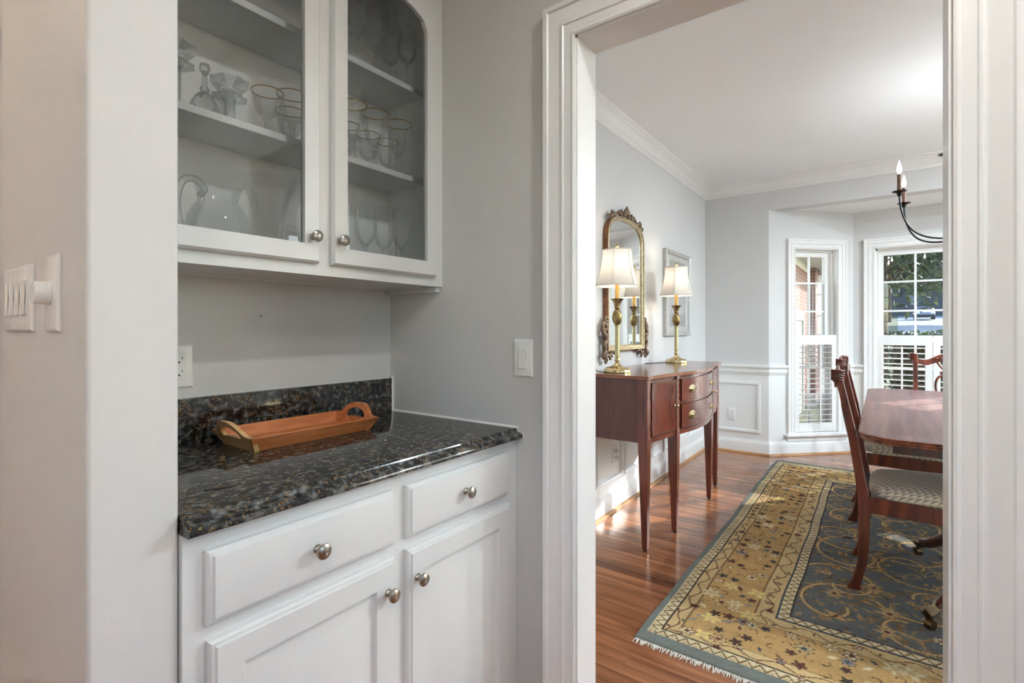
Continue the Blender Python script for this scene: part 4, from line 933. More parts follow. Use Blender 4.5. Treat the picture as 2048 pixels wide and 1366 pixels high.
mloop([(0.004, 0.0), (0.0, 0.004), (0.0, 0.034), (0.004, 0.038)]).build('outer_edge', 'mirror_rust', mi, angle=35)
mloop([(0.004, 0.038), (0.009, 0.041), (0.015, 0.0395), (0.019, 0.034), (0.027, 0.033), (0.033, 0.029), (0.036, 0.0295), (0.040, 0.026), (0.042, 0.021)]).build('frame', 'mirror_gold', mi, angle=35)
g = mirror_outline(0.0415); MB().add([(a, YM - 0.0215, b) for a, b in g], [tuple(range(len(g)))]).build('glass', 'mirror_glass', mi, smooth=False)
MB().add([(a, YM - 0.001, b) for a, b in mirror_outline(0.004)], [tuple(range(len(g)))]).build('backing', 'mirror_rust', mi, smooth=False)
def scroll(m_, cx_, cz, r, turns, a0, sgn, rad, y=None):
    y = YM - 0.03 if y is None else y
    pts = []; rads = []
    for k in range(22):
        q = k / 21; a = a0 + sgn * turns * 2 * PI * q; rr_ = r * (1 - 0.82 * q)
        pts.append((cx_ + rr_ * math.cos(a), y - 0.012 * q, cz + rr_ * math.sin(a))); rads.append(rad * (1 - 0.35 * q))
    m_.tube(pts, rads, 8)
m_ = MB()
for k in range(9):     # shell fan
    a = math.radians(90 + (k - 4) * 20); l_ = 0.058 if k != 4 else 0.072
    m_.ball((MX + l_ * 0.55 * math.cos(a), YM - 0.032, 2.0 + l_ * 0.55 * math.sin(a)), (0.010, 0.012, l_ * 0.52), Matrix.Rotation(PI / 2 - a, 3, 'Y'), 8, 7)
m_.ball((MX, YM - 0.042, 2.003), (0.018, 0.014, 0.022))
for s_ in (-1, 1):
    scroll(m_, MX + s_ * 0.078, 2.000, 0.026, 1.2, PI / 2, -s_, 0.009)
    for k in range(8):
        q = k / 7; xx = MX + s_ * (0.10 + 0.15 * q); zz = MZS + MR * (max(0.0, 1 - ((0.10 + 0.15 * q) / MW) ** 2.9)) ** (1 / 2.9) + 0.014 + 0.012 * math.sin(q * 9)
        m_.ball((xx, YM - 0.030, zz), (0.016, 0.012, 0.013 + 0.004 * math.sin(k * 2.1)), Matrix.Rotation(s_ * 0.6, 3, 'Y'), 8, 6)
    scroll(m_, MX + s_ * 0.235, 1.985, 0.018, 1.2, PI / 2, -s_, 0.007)
    scroll(m_, MX + s_ * 0.275, 1.955, 0.015, 1.1, PI / 2, -s_, 0.006)
m_.build('crest', 'mirror_carve', mi, angle=70)
for s_ in (-1, 1):
    m_ = MB(); xo = MX + s_ * (MW + 0.004)
    scroll(m_, xo + s_ * 0.010, 1.282, 0.020, 1.1, PI / 2, -s_, 0.009)
    scroll(m_, xo + s_ * 0.034, 1.235, 0.030, 1.15, PI / 2, -s_, 0.011)
    m_.tube([(xo + s_ * 0.052, YM - 0.026, 1.255), (xo + s_ * 0.060, YM - 0.03, 1.215), (xo + s_ * 0.040, YM - 0.034, 1.18), (xo + s_ * 0.022, YM - 0.034, 1.15), (xo + s_ * 0.040, YM - 0.032, 1.118), (xo + s_ * 0.030, YM - 0.03, 1.085), (xo + s_ * 0.042, YM - 0.03, 1.055)], [0.010, 0.014, 0.017, 0.016, 0.017, 0.015, 0.012], 8, smooth=True)
    for k in range(6): m_.ball((xo + s_ * (0.020 + 0.016 * math.sin(k * 1.9)), YM - 0.036, 1.25 - k * 0.036), (0.016, 0.013, 0.014), Matrix.Rotation(k, 3, 'Y'), 8, 6)
    m_.ball((xo + s_ * 0.040, YM - 0.034, 1.045), (0.024, 0.022, 0.024)); scroll(m_, xo + s_ * 0.020, 1.020, 0.020, 1.1, 0, s_, 0.009)
    for k in range(6): m_.ball((xo - s_ * (0.012 + 0.022 * k), YM - 0.026, 1.052 - 0.008 * math.sin(k * 1.4) + 0.003 * k), (0.014, 0.014, 0.017 - 0.001 * k), Matrix.Rotation(k * 0.7, 3, 'Y'), 8, 6)
    scroll(m_, xo - s_ * 0.055, 1.040, 0.018, 1.1, -PI / 2, s_, 0.008)
    m_.build('side_carving', 'mirror_carve', mi, angle=70)

# ================================================================ PICTURE
pc = thing('framed_picture', 'silver framed pale landscape print in a white mat behind the lamp', 'picture', (4.45, YL, 1.525))
fw = plane_fn((4.775, YL - 0.0008), (4.125, YL - 0.0008))
rect_frame(fw, 0, 0.65, 1.162, 1.892, [(0, 0), (0, 0.030), (0.004, 0.034), (0.012, 0.034), (0.016, 0.030), (0.030, 0.027), (0.034, 0.022), (0.036, 0.012)]).build('frame', 'frame_silver', pc, angle=30)
def flat(s0, s1, z0, z1, d): return MB().add([fw(s0, d, z0), fw(s1, d, z0), fw(s1, d, z1), fw(s0, d, z1)], [(0, 1, 2, 3)])
flat(0.03, 0.62, 1.19, 1.864, 0.0125).build('mat_board', 'mat_board', pc, smooth=False)
flat(0.105, 0.52, 1.243, 1.812, 0.0135).build('print', 'landscape_print', pc, smooth=False)
flat(0.03, 0.62, 1.19, 1.864, 0.016).build('glass', 'picture_glass', pc, smooth=False)

# ================================================================ wall outlets, vent
t = thing('wall_outlet', 'white outlet in the wainscot panel right of the sideboard', 'outlet', (XB, 1.205, 0.37))
plate_x(1.170, 1.240, 0.315, 0.430, XB).build('plate', 'plate_white', t, angle=20)
for z in (0.352, 0.392):
    MB().box(XB - 0.0085, XB - 0.006, 1.190, 1.220, z - 0.014, z + 0.014).build('receptacle', 'plate_white', t, bevel=0.001)
    for dy in (-0.006, 0.006): MB().box(XB - 0.0090, XB - 0.0083, 1.205 + dy - 0.0012, 1.205 + dy + 0.0012, z - 0.003, z + 0.006).build('slot', 'slot_black', t, smooth=False)
t = thing('wall_outlet', 'white outlet with plugged-in lamp cords under the sideboard', 'outlet', (3.18, YL, 0.37))
plate_y(3.145, 3.215, 0.315, 0.430, YL).build('plate', 'plate_white', t, angle=20)
MB().box(3.166, 3.194, YL - 0.034, YL - 0.006, 0.378, 0.402).build('plug', 'cord_white', t, bevel=0.003); MB().box(3.166, 3.194, YL - 0.034, YL - 0.006, 0.338, 0.362).build('plug', 'cord_white', t, bevel=0.003)
MB().tube([(3.18, YL - 0.033, 0.39), (3.15, YL - 0.06, 0.40), (3.09, YL - 0.05, 0.44), (3.05, YL - 0.035, 0.47), (3.12, YL - 0.03, 0.50), (3.25, YL - 0.03, 0.53), (3.30, YL - 0.025, 0.60)], 0.0028, 6, smooth=True).build('cord', 'cord_white', t)
MB().tube([(3.18, YL - 0.033, 0.35), (3.16, YL - 0.07, 0.33), (3.19, YL - 0.06, 0.27), (3.25, YL - 0.05, 0.29), (3.27, YL - 0.04, 0.36), (3.34, YL - 0.03, 0.44), (3.44, YL - 0.03, 0.52), (3.46, YL - 0.025, 0.60)], 0.0028, 6, smooth=True).build('cord', 'cord_white', t)
t = thing('wall_vent', 'white louvered register low on the wall behind the sideboard legs', 'vent', (4.62, YL, 0.3))
MB().rings([ring_rect(4.47, 4.77, 0.235, 0.385, YL - 0.0185, 0), ring_rect(4.47, 4.77, 0.235, 0.385, YL - 0.0235, 0.004), ring_rect(4.47, 4.77, 0.235, 0.385, YL - 0.0235, 0.018), ring_rect(4.47, 4.77, 0.235, 0.385, YL - 0.016, 0.020)], cap_last=False).build('frame', 'plate_white', t, angle=25)
MB().box(4.47, 4.77, YL - 0.0185, YL, 0.235, 0.385).build('back_plate', 'plate_white', t)
for k in range(7): MB().prism([(YL - 0.0235, 0.262 + 0.0155 * k), (YL - 0.0185, 0.269 + 0.0155 * k), (YL - 0.0180, 0.2675 + 0.0155 * k), (YL - 0.0230, 0.2605 + 0.0155 * k)], 'x', 4.49, 4.75).build('slat', 'plate_white', t, smooth=False)

# ================================================================ DINING TABLE
TC = (3.77, -0.42); TXA, TXB, THW = 2.645, 4.895, 0.505
tb = thing('dining_table', 'long mahogany pedestal dining table with a reeded edge and rounded corners', 'table', (TC[0], TC[1], 0))
def rr_outline(x0, x1, y0, y1, r, rl=True, rr_=True, n=9):
    pts = []
    def arc(cx_, cy, a0): 
        for k in range(n + 1): a = a0 + PI / 2 * k / n; pts.append((cx_ + r * math.cos(a), cy + r * math.sin(a)))
    if rr_: arc(x1 - r, y0 + r, -PI / 2); arc(x1 - r, y1 - r, 0)
    else: pts.extend([(x1, y0), (x1, y1)])
    if rl: arc(x0 + r, y1 - r, PI / 2); arc(x0 + r, y0 + r, PI)
    else: pts.extend([(x0, y1), (x0, y0)])
    return pts
EDGE = [(0.004, 0.7575), (0.001, 0.7565), (0.0, 0.7535), (0.002, 0.7500), (0.0045, 0.7490), (0.001, 0.7475), (0.0, 0.7440), (0.0015, 0.7400), (0.0055, 0.7390), (0.002, 0.7375), (0.001, 0.7340), (0.003, 0.7300), (0.009, 0.7275)]
for a, b, rl_, rr2 in ((TXA, 3.60, True, False), (3.6012, 4.065, False, False), (4.0662, TXB, False, True)):
    def inset(o): return rr_outline(a + (o if rl_ else 0), b - (o if rr2 else 0), TC[1] - THW + o, TC[1] + THW - o, 0.16 - o, rl_, rr2)
    lv = MB().rings([[(x, y, z) for x, y in inset(o)] for o, z in [(0.010, 0.7580)] + EDGE + [(0.012, 0.7270)]], cap_first=True, cap_last=True).build('table_leaf', 'table_wood', tb, angle=60)
    lv.data.materials.append(MAT['table_edge'])
    for pg in lv.data.polygons:
        if abs(pg.normal.z) < 0.97: pg.material_index = 1
ap = MB()
ap.box(TXA + 0.24, TXB - 0.24, TC[1] + THW - 0.15, TC[1] + THW - 0.128, 0.652, 0.727); ap.box(TXA + 0.24, TXB - 0.24, TC[1] - THW + 0.128, TC[1] - THW + 0.15, 0.652, 0.727)
ap.box(TXA + 0.24, TXA + 0.262, TC[1] - THW + 0.15, TC[1] + THW - 0.15, 0.652, 0.727); ap.box(TXB - 0.262, TXB - 0.24, TC[1] - THW + 0.15, TC[1] + THW - 0.15, 0.652, 0.727)
ap.build('apron', 'mahogany_dark', tb)
for cx_ in (3.05, 4.49):
    MB().lathe([(0.10, 0.652), (0.10, 0.63), (0.05, 0.61), (0.042, 0.57), (0.055, 0.53), (0.070, 0.47), (0.072, 0.42), (0.055, 0.36), (0.040, 0.33), (0.052, 0.31), (0.058, 0.26), (0.058, 0.22), (0.03, 0.20)], (cx_, TC[1], 0), 24).build('pedestal', 'mahogany_dark', tb)
    for k in range(4):
        a = math.radians(32) * (1 if k in (0, 2) else -1) + (PI if k > 1 else 0)
        dx, dy = math.cos(a), math.sin(a); L_ = 0.50
        path = [(0.04, 0.29), (0.12, 0.285), (0.22, 0.235), (0.32, 0.165), (0.41, 0.108), (0.46, 0.090)]
        lg = MB().tube([(cx_ + dx * r_, TC[1] + dy * r_, z) for r_, z in path], [0.036, 0.034, 0.030, 0.027, 0.025, 0.024], 8, sx=0.8, smooth=True).build('splayed_leg', 'mahogany_dark', tb)
        MB().tube([(cx_ + dx * r_, TC[1] + dy * r_, z) for r_, z in ((0.45, 0.092), (0.50, 0.080), (0.515, 0.076))], [0.027, 0.026, 0.022], 4, sx=0.8).build('brass_cap', 'bronze', lg, angle=20)
        c_ = (cx_ + dx * 0.49, TC[1] + dy * 0.49)
        MB().tube([(c_[0], c_[1], 0.062), (c_[0], c_[1], 0.030)], 0.008, 8).tube([(c_[0] - dy * 0.014, c_[1] + dx * 0.014, 0.0315), (c_[0] + dy * 0.014, c_[1] - dx * 0.014, 0.0315)], 0.0185, 14).build('caster', 'bronze', lg)

# ================================================================ CHAIRS
def dining_chair(label):
    t = thing('dining_chair', label, 'chair', (0, 0, 0), 'carved mahogany dining chairs')
    prof = [(0.0, 0.128, 0.078), (0.02, 0.122, 0.076), (0.05, 0.108, 0.070), (0.127, 0.089, 0.053), (0.225, 0.085, 0.043), (0.365, 0.085, 0.041), (0.455, 0.090, 0.048), (0.54, 0.101, 0.062), (0.68, 0.121, 0.084), (0.76, 0.134, 0.099), (0.845, 0.150, 0.118), (0.943, 0.166, 0.139), (0.975, 0.172, 0.146)]
    for s_ in (-1, 1):
        ls = [[(s_ * 0.215 - w_, yb, z), (s_ * 0.215 + w_, yb, z), (s_ * 0.215 + w_, yf, z), (s_ * 0.215 - w_, yf, z)] for (z, yb, yf), w_ in zip(prof, [0.020, 0.020, 0.018, 0.0165, 0.017, 0.0185, 0.0185, 0.017, 0.016, 0.0155, 0.015, 0.015, 0.015])]
        lg = MB().rings(ls, cap_first=True).build('rear_leg', 'chair_wood', t, bevel=0.003, seg=2, angle=50)
        ear = MB()
        ear.ball((s_ * 0.226, 0.168, 0.985), (0.026, 0.024, 0.034), Matrix.Rotation(s_ * 0.35, 3, 'Y') @ Matrix.Rotation(0.25, 3, 'X'), 12, 8)
        for k in range(5): ear.tube([(s_ * (0.206 + 0.0), 0.150, 0.962 + 0.011 * k), (s_ * 0.236, 0.147 - 0.002 * k, 0.966 + 0.011 * k), (s_ * 0.251, 0.166, 0.972 + 0.010 * k), (s_ * 0.240, 0.190, 0.972 + 0.010 * k)], 0.0058, 6)
        ear.build('carved_ear', 'chair_wood', t, angle=70)
        # front leg
        MB().taper(s_ * 0.232, -0.372, 0.0, 0.435, 0.0165, 0.0215).build('front_leg', 'chair_wood', t, bevel=0.002)
        MB().prism([(s_ * 0.205, 0.06), (s_ * 0.229, 0.06), (s_ * 0.249, -0.36), (s_ * 0.225, -0.36)], 'z', 0.366, 0.437).build('side_rail', 'chair_wood', t, bevel=0.002)
    MB().box(-0.2, 0.2, 0.048, 0.072, 0.372, 0.440).build('back_rail', 'chair_wood', t, bevel=0.002)
    MB().box(-0.212, 0.212, -0.385, -0.361, 0.366, 0.437).build('front_rail', 'chair_wood', t, bevel=0.002)
    # cupid's-bow crest
    n_ = 28; ls = []
    for k in range(n_ + 1):
        u = -1 + 2 * k / n_; x = u * 0.225; au = abs(u)
        zc = 0.970 + 0.018 * math.cos(au * 2 * PI * 0.62) - 0.012 * math.exp(-((au - 0.62) / 0.18) ** 2) ; hh = 0.020 + 0.014 * math.exp(-(au / 0.42) ** 2); yc = 0.166 + 0.012 * (1 - au * au)
        ls.append([(x, yc + 0.012, zc - hh), (x, yc + 0.014, zc), (x, yc + 0.006, zc + hh), (x, yc - 0.006, zc + hh), (x, yc - 0.014, zc), (x, yc - 0.012, zc - hh)])
    cr_ = MB().rings(ls, cap_first=True).build('crest_rail', 'chair_wood', t, angle=60)
    m_ = MB()
    for s_ in (-1, 1):
        for k in range(4): m_.ball((s_ * (0.018 + 0.022 * k), 0.160, 0.985 - 0.004 * k), (0.013, 0.008, 0.008), Matrix.Rotation(s_ * 0.6, 3, 'Y'), 8, 5)
    m_.build('crest_carving', 'chair_wood', cr_, angle=70)
    # pierced splat
    sp = MB()
    yz = lambda z: 0.078 + (z - 0.44) * 0.19
    def st(pts, r=0.0085): sp.tube([(x, yz(z), z) for x, z in pts], r, 8, smooth=True)
    for s_ in (-1, 1):
        st([(s_ * 0.045, 0.44), (s_ * 0.030, 0.52), (s_ * 0.060, 0.62), (s_ * 0.088, 0.72), (s_ * 0.090, 0.79), (s_ * 0.070, 0.835), (s_ * 0.040, 0.835), (s_ * 0.032, 0.81), (s_ * 0.048, 0.80)])
        st([(s_ * 0.066, 0.86), (s_ * 0.040, 0.875), (s_ * 0.022, 0.86), (s_ * 0.030, 0.845), (s_ * 0.042, 0.853)], 0.006)
        st([(s_ * 0.012, 0.44), (s_ * 0.010, 0.56), (s_ * 0.042, 0.68), (s_ * 0.018, 0.80), (s_ * 0.012, 0.86), (s_ * 0.050, 0.90), (s_ * 0.085, 0.955)])
    sp.build('pierced_splat', 'chair_wood', t, angle=70)
    # slip seat
    ls = []
    for z, k in ((0.437, 0.985), (0.455, 1.0), (0.468, 0.985), (0.480, 0.93), (0.490, 0.80), (0.496, 0.55), (0.498, 0.25)):
        pts = []
        for q in range(40):
            a = 2 * PI * q / 40; ex = 0.42 if k > 0.9 else 0.55
            cx_, sy = math.cos(a), math.sin(a); uu = math.copysign(abs(cx_) ** ex, cx_) * k; vv = math.copysign(abs(sy) ** ex, sy) * k
            y = -0.165 + 0.212 * vv; wd_ = 0.218 + 0.022 * (0.047 - y) / 0.424
            pts.append((uu * wd_, y, z + 0.012 * (0.047 - y) / 0.424 * (1 if z > 0.45 else 0)))
        ls.append(pts)
    MB().rings(ls, cap_first=True, cap_last=True).build('slip_seat', 'seat_fabric', t, angle=60)
    return t
RUGZ = 0.0125
ch = dining_chair('carved mahogany dining chair nearest the doorway, seen from its side')
ch.location = (3.060, 0.0, RUGZ)
c2 = copy_tree(ch, (4.060, 0.042, RUGZ), 0.0); c2['label'] = 'carved mahogany dining chair behind the nearest one, beside the sideboard end'
c3 = copy_tree(ch, (4.985, -0.435, RUGZ), -PI / 2); c3['label'] = 'carved mahogany dining chair at the head of the table before the windows'

# ================================================================ CHANDELIER
CX, CY = 3.76, -0.41
cn = thing('chandelier', 'black iron two-tier chandelier with lit candle bulbs over the table', 'chandelier', (CX, CY, CEIL))
MB().lathe([(0.0001, CEIL - 0.035), (0.03, CEIL - 0.034), (0.06, CEIL - 0.02), (0.065, CEIL - 0.0005)], (CX, CY, 0), 24).build('canopy', 'iron_black', cn)
MB().tube([(CX, CY, CEIL - 0.03), (CX, CY, 2.42)], 0.006, 8).build('downrod', 'iron_black', cn)
MB().lathe([(0.0001, 1.665), (0.008, 1.672), (0.016, 1.690), (0.010, 1.70), (0.034, 1.712), (0.036, 1.735), (0.018, 1.748), (0.011, 1.77), (0.011, 1.93), (0.026, 1.945), (0.026, 1.965), (0.011, 1.985), (0.010, 2.38), (0.016, 2.40), (0.006, 2.43)], (CX, CY, 0), 20).build('stem', 'iron_black', cn)
def arm(a, R, zh, zlow, zb):
    dx, dy = math.cos(a), math.sin(a)
    pts = []
    for q in np.linspace(0, 1, 18):
        r_ = 0.02 + (R - 0.02) * math.sin(q * PI / 2) ** 1.0 if False else 0.02 + (R - 0.02) * (1 - (1 - q) ** 1.7)
        z = zlow + (zb - zlow) * q ** 3.2 + (zh - zlow) * (1 - q) ** 6
        pts.append((CX + dx * r_, CY + dy * r_, z))
    am = MB().tube(pts, 0.0052, 8).build('arm', 'iron_black', cn)
    x, y = CX + dx * R, CY + dy * R
    MB().lathe([(0.006, zb - 0.012), (0.012, zb - 0.006), (0.010, zb), (0.014, zb + 0.006), (0.034, zb + 0.013), (0.036, zb + 0.016), (0.012, zb + 0.014)], (x, y, 0), 20).build('drip_pan', 'iron_black', am)
    MB().lathe([(0.0105, zb + 0.012), (0.0105, zb + 0.112), (0.006, zb + 0.114)], (x, y, 0), 14).build('candle_sleeve', 'candle_brown', am, angle=35)
    MB().lathe([(0.005, zb + 0.113), (0.012, zb + 0.130), (0.0125, zb + 0.142), (0.008, zb + 0.163), (0.003, zb + 0.183), (0.0001, zb + 0.192)], (x, y, 0), 14).build('flame_bulb', 'bulb_glow', am)
    ld = bpy.data.lights.new('bulb_light', 'POINT'); ld.energy = BULBW if zb < 2.1 else 0.1; ld.shadow_soft_size = 0.012; ld.color = (0.78, 0.91, 1.0)
    lo = bpy.data.objects.new('bulb_light', ld); COL.objects.link(lo); lo.parent = am
    lo.location = Vector((x, y, zb + 0.215)) - WL[cn.name]
BULBW = 0.38
for k in range(6): arm(math.radians(60 * k - 5), 0.36, 1.735, 1.722, 1.985)
for k in range(3): arm(math.radians(120 * k + 92), 0.115, 1.955, 1.962, 2.195)

# ================================================================ RUG
RX0, RX1, RY0, RY1 = 1.893, 5.215, -1.62, 0.787
RL, RW = RX1 - RX0, RY1 - RY0
CELL = 0.0042
nx, ny = int(RL / CELL), int(RW / CELL)
gx_, gy_ = np.meshgrid(np.linspace(0, RL, nx), np.linspace(0, RW, ny), indexing='ij')   # y measured from the left-hand (wall side) edge
def C(*a): return np.array(lin(*a)[:3])
GOLD, GOLD2, CREAM, TAN = C(182, 148, 98), C(194, 168, 122), C(208, 194, 158), C(186, 164, 124)
SLATE, EDGEG, DARK, MAROON, NAVY, BLUE, BROWN = C(102, 105, 104), C(118, 122, 116), C(70, 62, 56), C(96, 58, 50), C(70, 74, 80), C(132, 136, 138), C(126, 100, 68)
img = np.zeros((nx, ny, 3)); nzr = RNG.random((nx, ny))
dx_ = np.minimum(gx_, RL - gx_) ; dy_ = np.minimum(gy_, RW - gy_)
e = np.minimum(np.maximum(dx_ - 0.028, 0), dy_)          # distance from the edge (ends have a wider grey web)
tt = np.where(dx_ - 0.028 < dy_, gy_, gx_)
def band(a, b): return (e >= a) & (e < b)
img[:] = SLATE
img[band(0, 0.032)] = EDGEG
img[band(0.032, 0.074)] = CREAM
zig = np.abs(((tt / 0.044) % 1) - 0.5) * 2
m_z = band(0.034, 0.072) & (np.abs((e - 0.036) / 0.034 - zig) < 0.20); img[m_z] = BROWN
m_z = band(0.034, 0.072) & ((e - 0.036) / 0.034 < zig - 0.55); img[m_z] = TAN
img[band(0.074, 0.082)] = DARK
img[band(0.082, 0.133)] = GOLD2
img[band(0.133, 0.139)] = BROWN
img[band(0.139, 0.352)] = GOLD
img[band(0.352, 0.358)] = BROWN
img[band(0.358, 0.430)] = GOLD2
img[band(0.430, 0.440)] = NAVY
img[band(0.440, 0.478)] = CREAM
m_z = band(0.440, 0.478) & (np.abs((e - 0.442) / 0.034 - zig) < 0.20); img[m_z] = BROWN
img[band(0.478, 0.486)] = DARK
fieldm = e >= 0.486
def stamp(cx_, cy, r, fn, col):
    i0, i1 = max(0, int((cx_ - r) / CELL)), min(nx, int((cx_ + r) / CELL) + 2); j0, j1 = max(0, int((cy - r) / CELL)), min(ny, int((cy + r) / CELL) + 2)
    if i1 <= i0 or j1 <= j0: return
    X = gx_[i0:i1, j0:j1] - cx_; Y = gy_[i0:i1, j0:j1] - cy
    mk = fn(X, Y); img[i0:i1, j0:j1][mk] = col
def flower(cx_, cy, r, npet, col, core, outl, ph=0.0, sq=1.0):
    rad = lambda X, Y: np.hypot(X, Y * sq); th = lambda X, Y: np.arctan2(Y * sq, X)
    pet = lambda X, Y: r * (0.68 + 0.32 * np.cos(npet * (th(X, Y) + ph)))
    stamp(cx_, cy, r * 1.3, lambda X, Y: rad(X, Y) < pet(X, Y) + 0.0065, outl)
    stamp(cx_, cy, r * 1.2, lambda X, Y: rad(X, Y) < pet(X, Y), col)
    stamp(cx_, cy, r, lambda X, Y: rad(X, Y) < r * 0.34, core)
def leaf(cx_, cy, l, w_, a, col, outl=None):
    ca, sa = math.cos(a), math.sin(a)
    f_ = lambda g_: (lambda X, Y: ((X * ca + Y * sa) / (l + g_)) ** 2 + np.abs((-X * sa + Y * ca) / ((w_ + g_) * np.maximum(0.05, 1 - np.abs(X * ca + Y * sa) / (l + g_)))) ** 2 < 1)
    if outl is not None: stamp(cx_, cy, l * 1.4 + 0.01, f_(0.006), outl)
    stamp(cx_, cy, l * 1.2, f_(0), col)
def stroke(pts, r, col, outl=None, clip=None):
    pts = [np.array(q) for q in pts]
    dens = []
    for a, b in zip(pts, pts[1:]):
        n_ = max(1, int(np.linalg.norm(b - a) / (CELL * 0.8))); dens += [a + (b - a) * k / n_ for k in range(n_)]
    for rr_, cc in ((r + 0.0055, outl), (r, col)):
        if cc is None: continue
        for q in dens: stamp(q[0], q[1], rr_ + CELL, lambda X, Y: X * X + Y * Y < rr_ * rr_, cc)
rg = random.Random(5)
# vines in the two narrow borders
for e0, am, per in ((0.107, 0.014, 0.15), (0.394, 0.020, 0.17)):
    for side_ in range(4):
        Lg = RL if side_ < 2 else RW; lo = e0 + (0.0 if side_ < 2 else 0.0)
        n_ = int((Lg - 2 * e0) / 0.01); pts = []
        for k in range(n_ + 1):
            t_ = e0 + (Lg - 2 * e0) * k / n_; ee = e0 + am * math.sin(2 * PI * t_ / per)
            pts.append([(t_, ee), (t_, RW - ee), (ee + 0.028, t_), (RL - ee - 0.028, t_)][side_])
        stroke(pts, 0.0030, MAROON if side_ % 2 == 0 else BROWN)
        for k in range(4, n_, 7):
            q = pts[k]; d_ = 0.016 if (k // 7) % 2 else -0.016
            if side_ < 2: q2 = (q[0], q[1] + d_)
            else: q2 = (q[0] + d_, q[1])
            if rg.random() < 0.45: flower(q2[0], q2[1], rg.uniform(0.010, 0.016), 5, [BLUE, CREAM, TAN, MAROON][rg.randrange(4)], DARK, MAROON)
            else: leaf(q2[0], q2[1], 0.015, 0.006, rg.uniform(0, PI), [MAROON, NAVY, BROWN, DARK][rg.randrange(4)])
# flowers in the wide gold border
def border_spots(step):
    out = []
    for side_ in range(4):
        Lg = RL if side_ < 2 else RW
        t_ = 0.17
        while t_ < Lg - 0.17:
            for row in range(4):
                ee = 0.165 + 0.054 * row + rg.uniform(-0.012, 0.012); q = t_ + rg.uniform(-0.022, 0.022)
                if side_ >= 2 and (q < 0.36 or q > RW - 0.36): continue
                out.append([(q, ee), (q, RW - ee), (ee + 0.028, q), (RL - ee - 0.028, q)][side_])
            t_ += step
    return out
for q in border_spots(0.066):
    k = rg.random()
    if k < 0.24: flower(q[0], q[1], rg.uniform(0.022, 0.034), rg.choice((5, 6, 8)), [BLUE, CREAM, GOLD2, TAN][rg.randrange(4)], [MAROON, NAVY, GOLD][rg.randrange(3)], [DARK, MAROON, BROWN][rg.randrange(3)], rg.uniform(0, 3))
    elif k < 0.30: flower(q[0], q[1], rg.uniform(0.030, 0.042), rg.choice((4, 6)), CREAM if rg.random() < 0.6 else C(214, 190, 120), GOLD2, TAN, rg.uniform(0, 3))
    elif k < 0.54: flower(q[0], q[1], rg.uniform(0.013, 0.022), 5, [MAROON, NAVY, DARK, C(120, 64, 52)][rg.randrange(4)], DARK, DARK, rg.uniform(0, 3))
    elif k < 0.76: leaf(q[0], q[1], rg.uniform(0.018, 0.030), rg.uniform(0.007, 0.012), rg.uniform(0, PI), [NAVY, BLUE, MAROON, CREAM, BROWN][rg.randrange(5)], BROWN if rg.random() < 0.4 else None)
    else:
        a = rg.uniform(0, 6.28); stroke([(q[0] + 0.02 * math.cos(a + u) * (0.4 + u / 5), q[1] + 0.02 * math.sin(a + u) * (0.4 + u / 5)) for u in np.linspace(0, 3.6, 9)], 0.0026, [BROWN, DARK, MAROON][rg.randrange(3)])
# field: scrolling gold vines, palmettes and leaves
save = img.copy()
FX0, FX1, FY0, FY1 = 0.53, RL - 0.53, 0.50, RW - 0.50
def arab(x0, y0, s_, flip, a0):
    pts = []
    for u in np.linspace(0, 1, 60):
        a = a0 + flip * (u * 5.6); r_ = s_ * (1 - 0.80 * u)
        pts.append((x0 + r_ * math.cos(a), y0 + r_ * math.sin(a) * 0.8))
    return pts
for k in range(900):     # small scattered gold leaves first
    x, y = rg.uniform(FX0, FX1), rg.uniform(FY0, FY1)
    leaf(x, y, rg.uniform(0.016, 0.042), rg.uniform(0.006, 0.016), rg.uniform(0, PI), [GOLD, C(146, 128, 96), C(128, 114, 92), BROWN, C(150, 126, 84)][rg.randrange(5)], None)
for k in range(1500):    # broken ground colour: ragged tan and brown flecks
    x, y = rg.uniform(FX0 - 0.03, FX1 + 0.03), rg.uniform(FY0, FY1); r_ = rg.uniform(0.008, 0.022); ph_ = rg.uniform(0, 6); n_ = rg.choice((3, 4, 5))
    stamp(x, y, r_ * 1.4, lambda X, Y: np.hypot(X, Y * 1.3) < r_ * (0.65 + 0.35 * np.cos(n_ * np.arctan2(Y, X) + ph_)), [C(162, 134, 90), C(132, 108, 74), C(146, 126, 92), C(92, 84, 72), C(112, 112, 106)][rg.randrange(5)])
for i in range(7):
    for j in range(5):
        x = FX0 + (FX1 - FX0) * (i + 0.5) / 7 + rg.uniform(-0.05, 0.05); y = FY0 + (FY1 - FY0) * (j + 0.5) / 5 + rg.uniform(-0.04, 0.04)
        fl_ = 1 if (i + j) % 2 else -1
        stroke(arab(x, y, 0.24, fl_, rg.uniform(0, 6.28)), 0.0055, GOLD2, BROWN)
for k in range(100):     # thin tendrils
    x, y = rg.uniform(FX0, FX1), rg.uniform(FY0, FY1); stroke(arab(x, y, rg.uniform(0.05, 0.11), rg.choice((-1, 1)), rg.uniform(0, 6.28))[:40], 0.0028, [TAN, GOLD, BROWN][rg.randrange(3)])
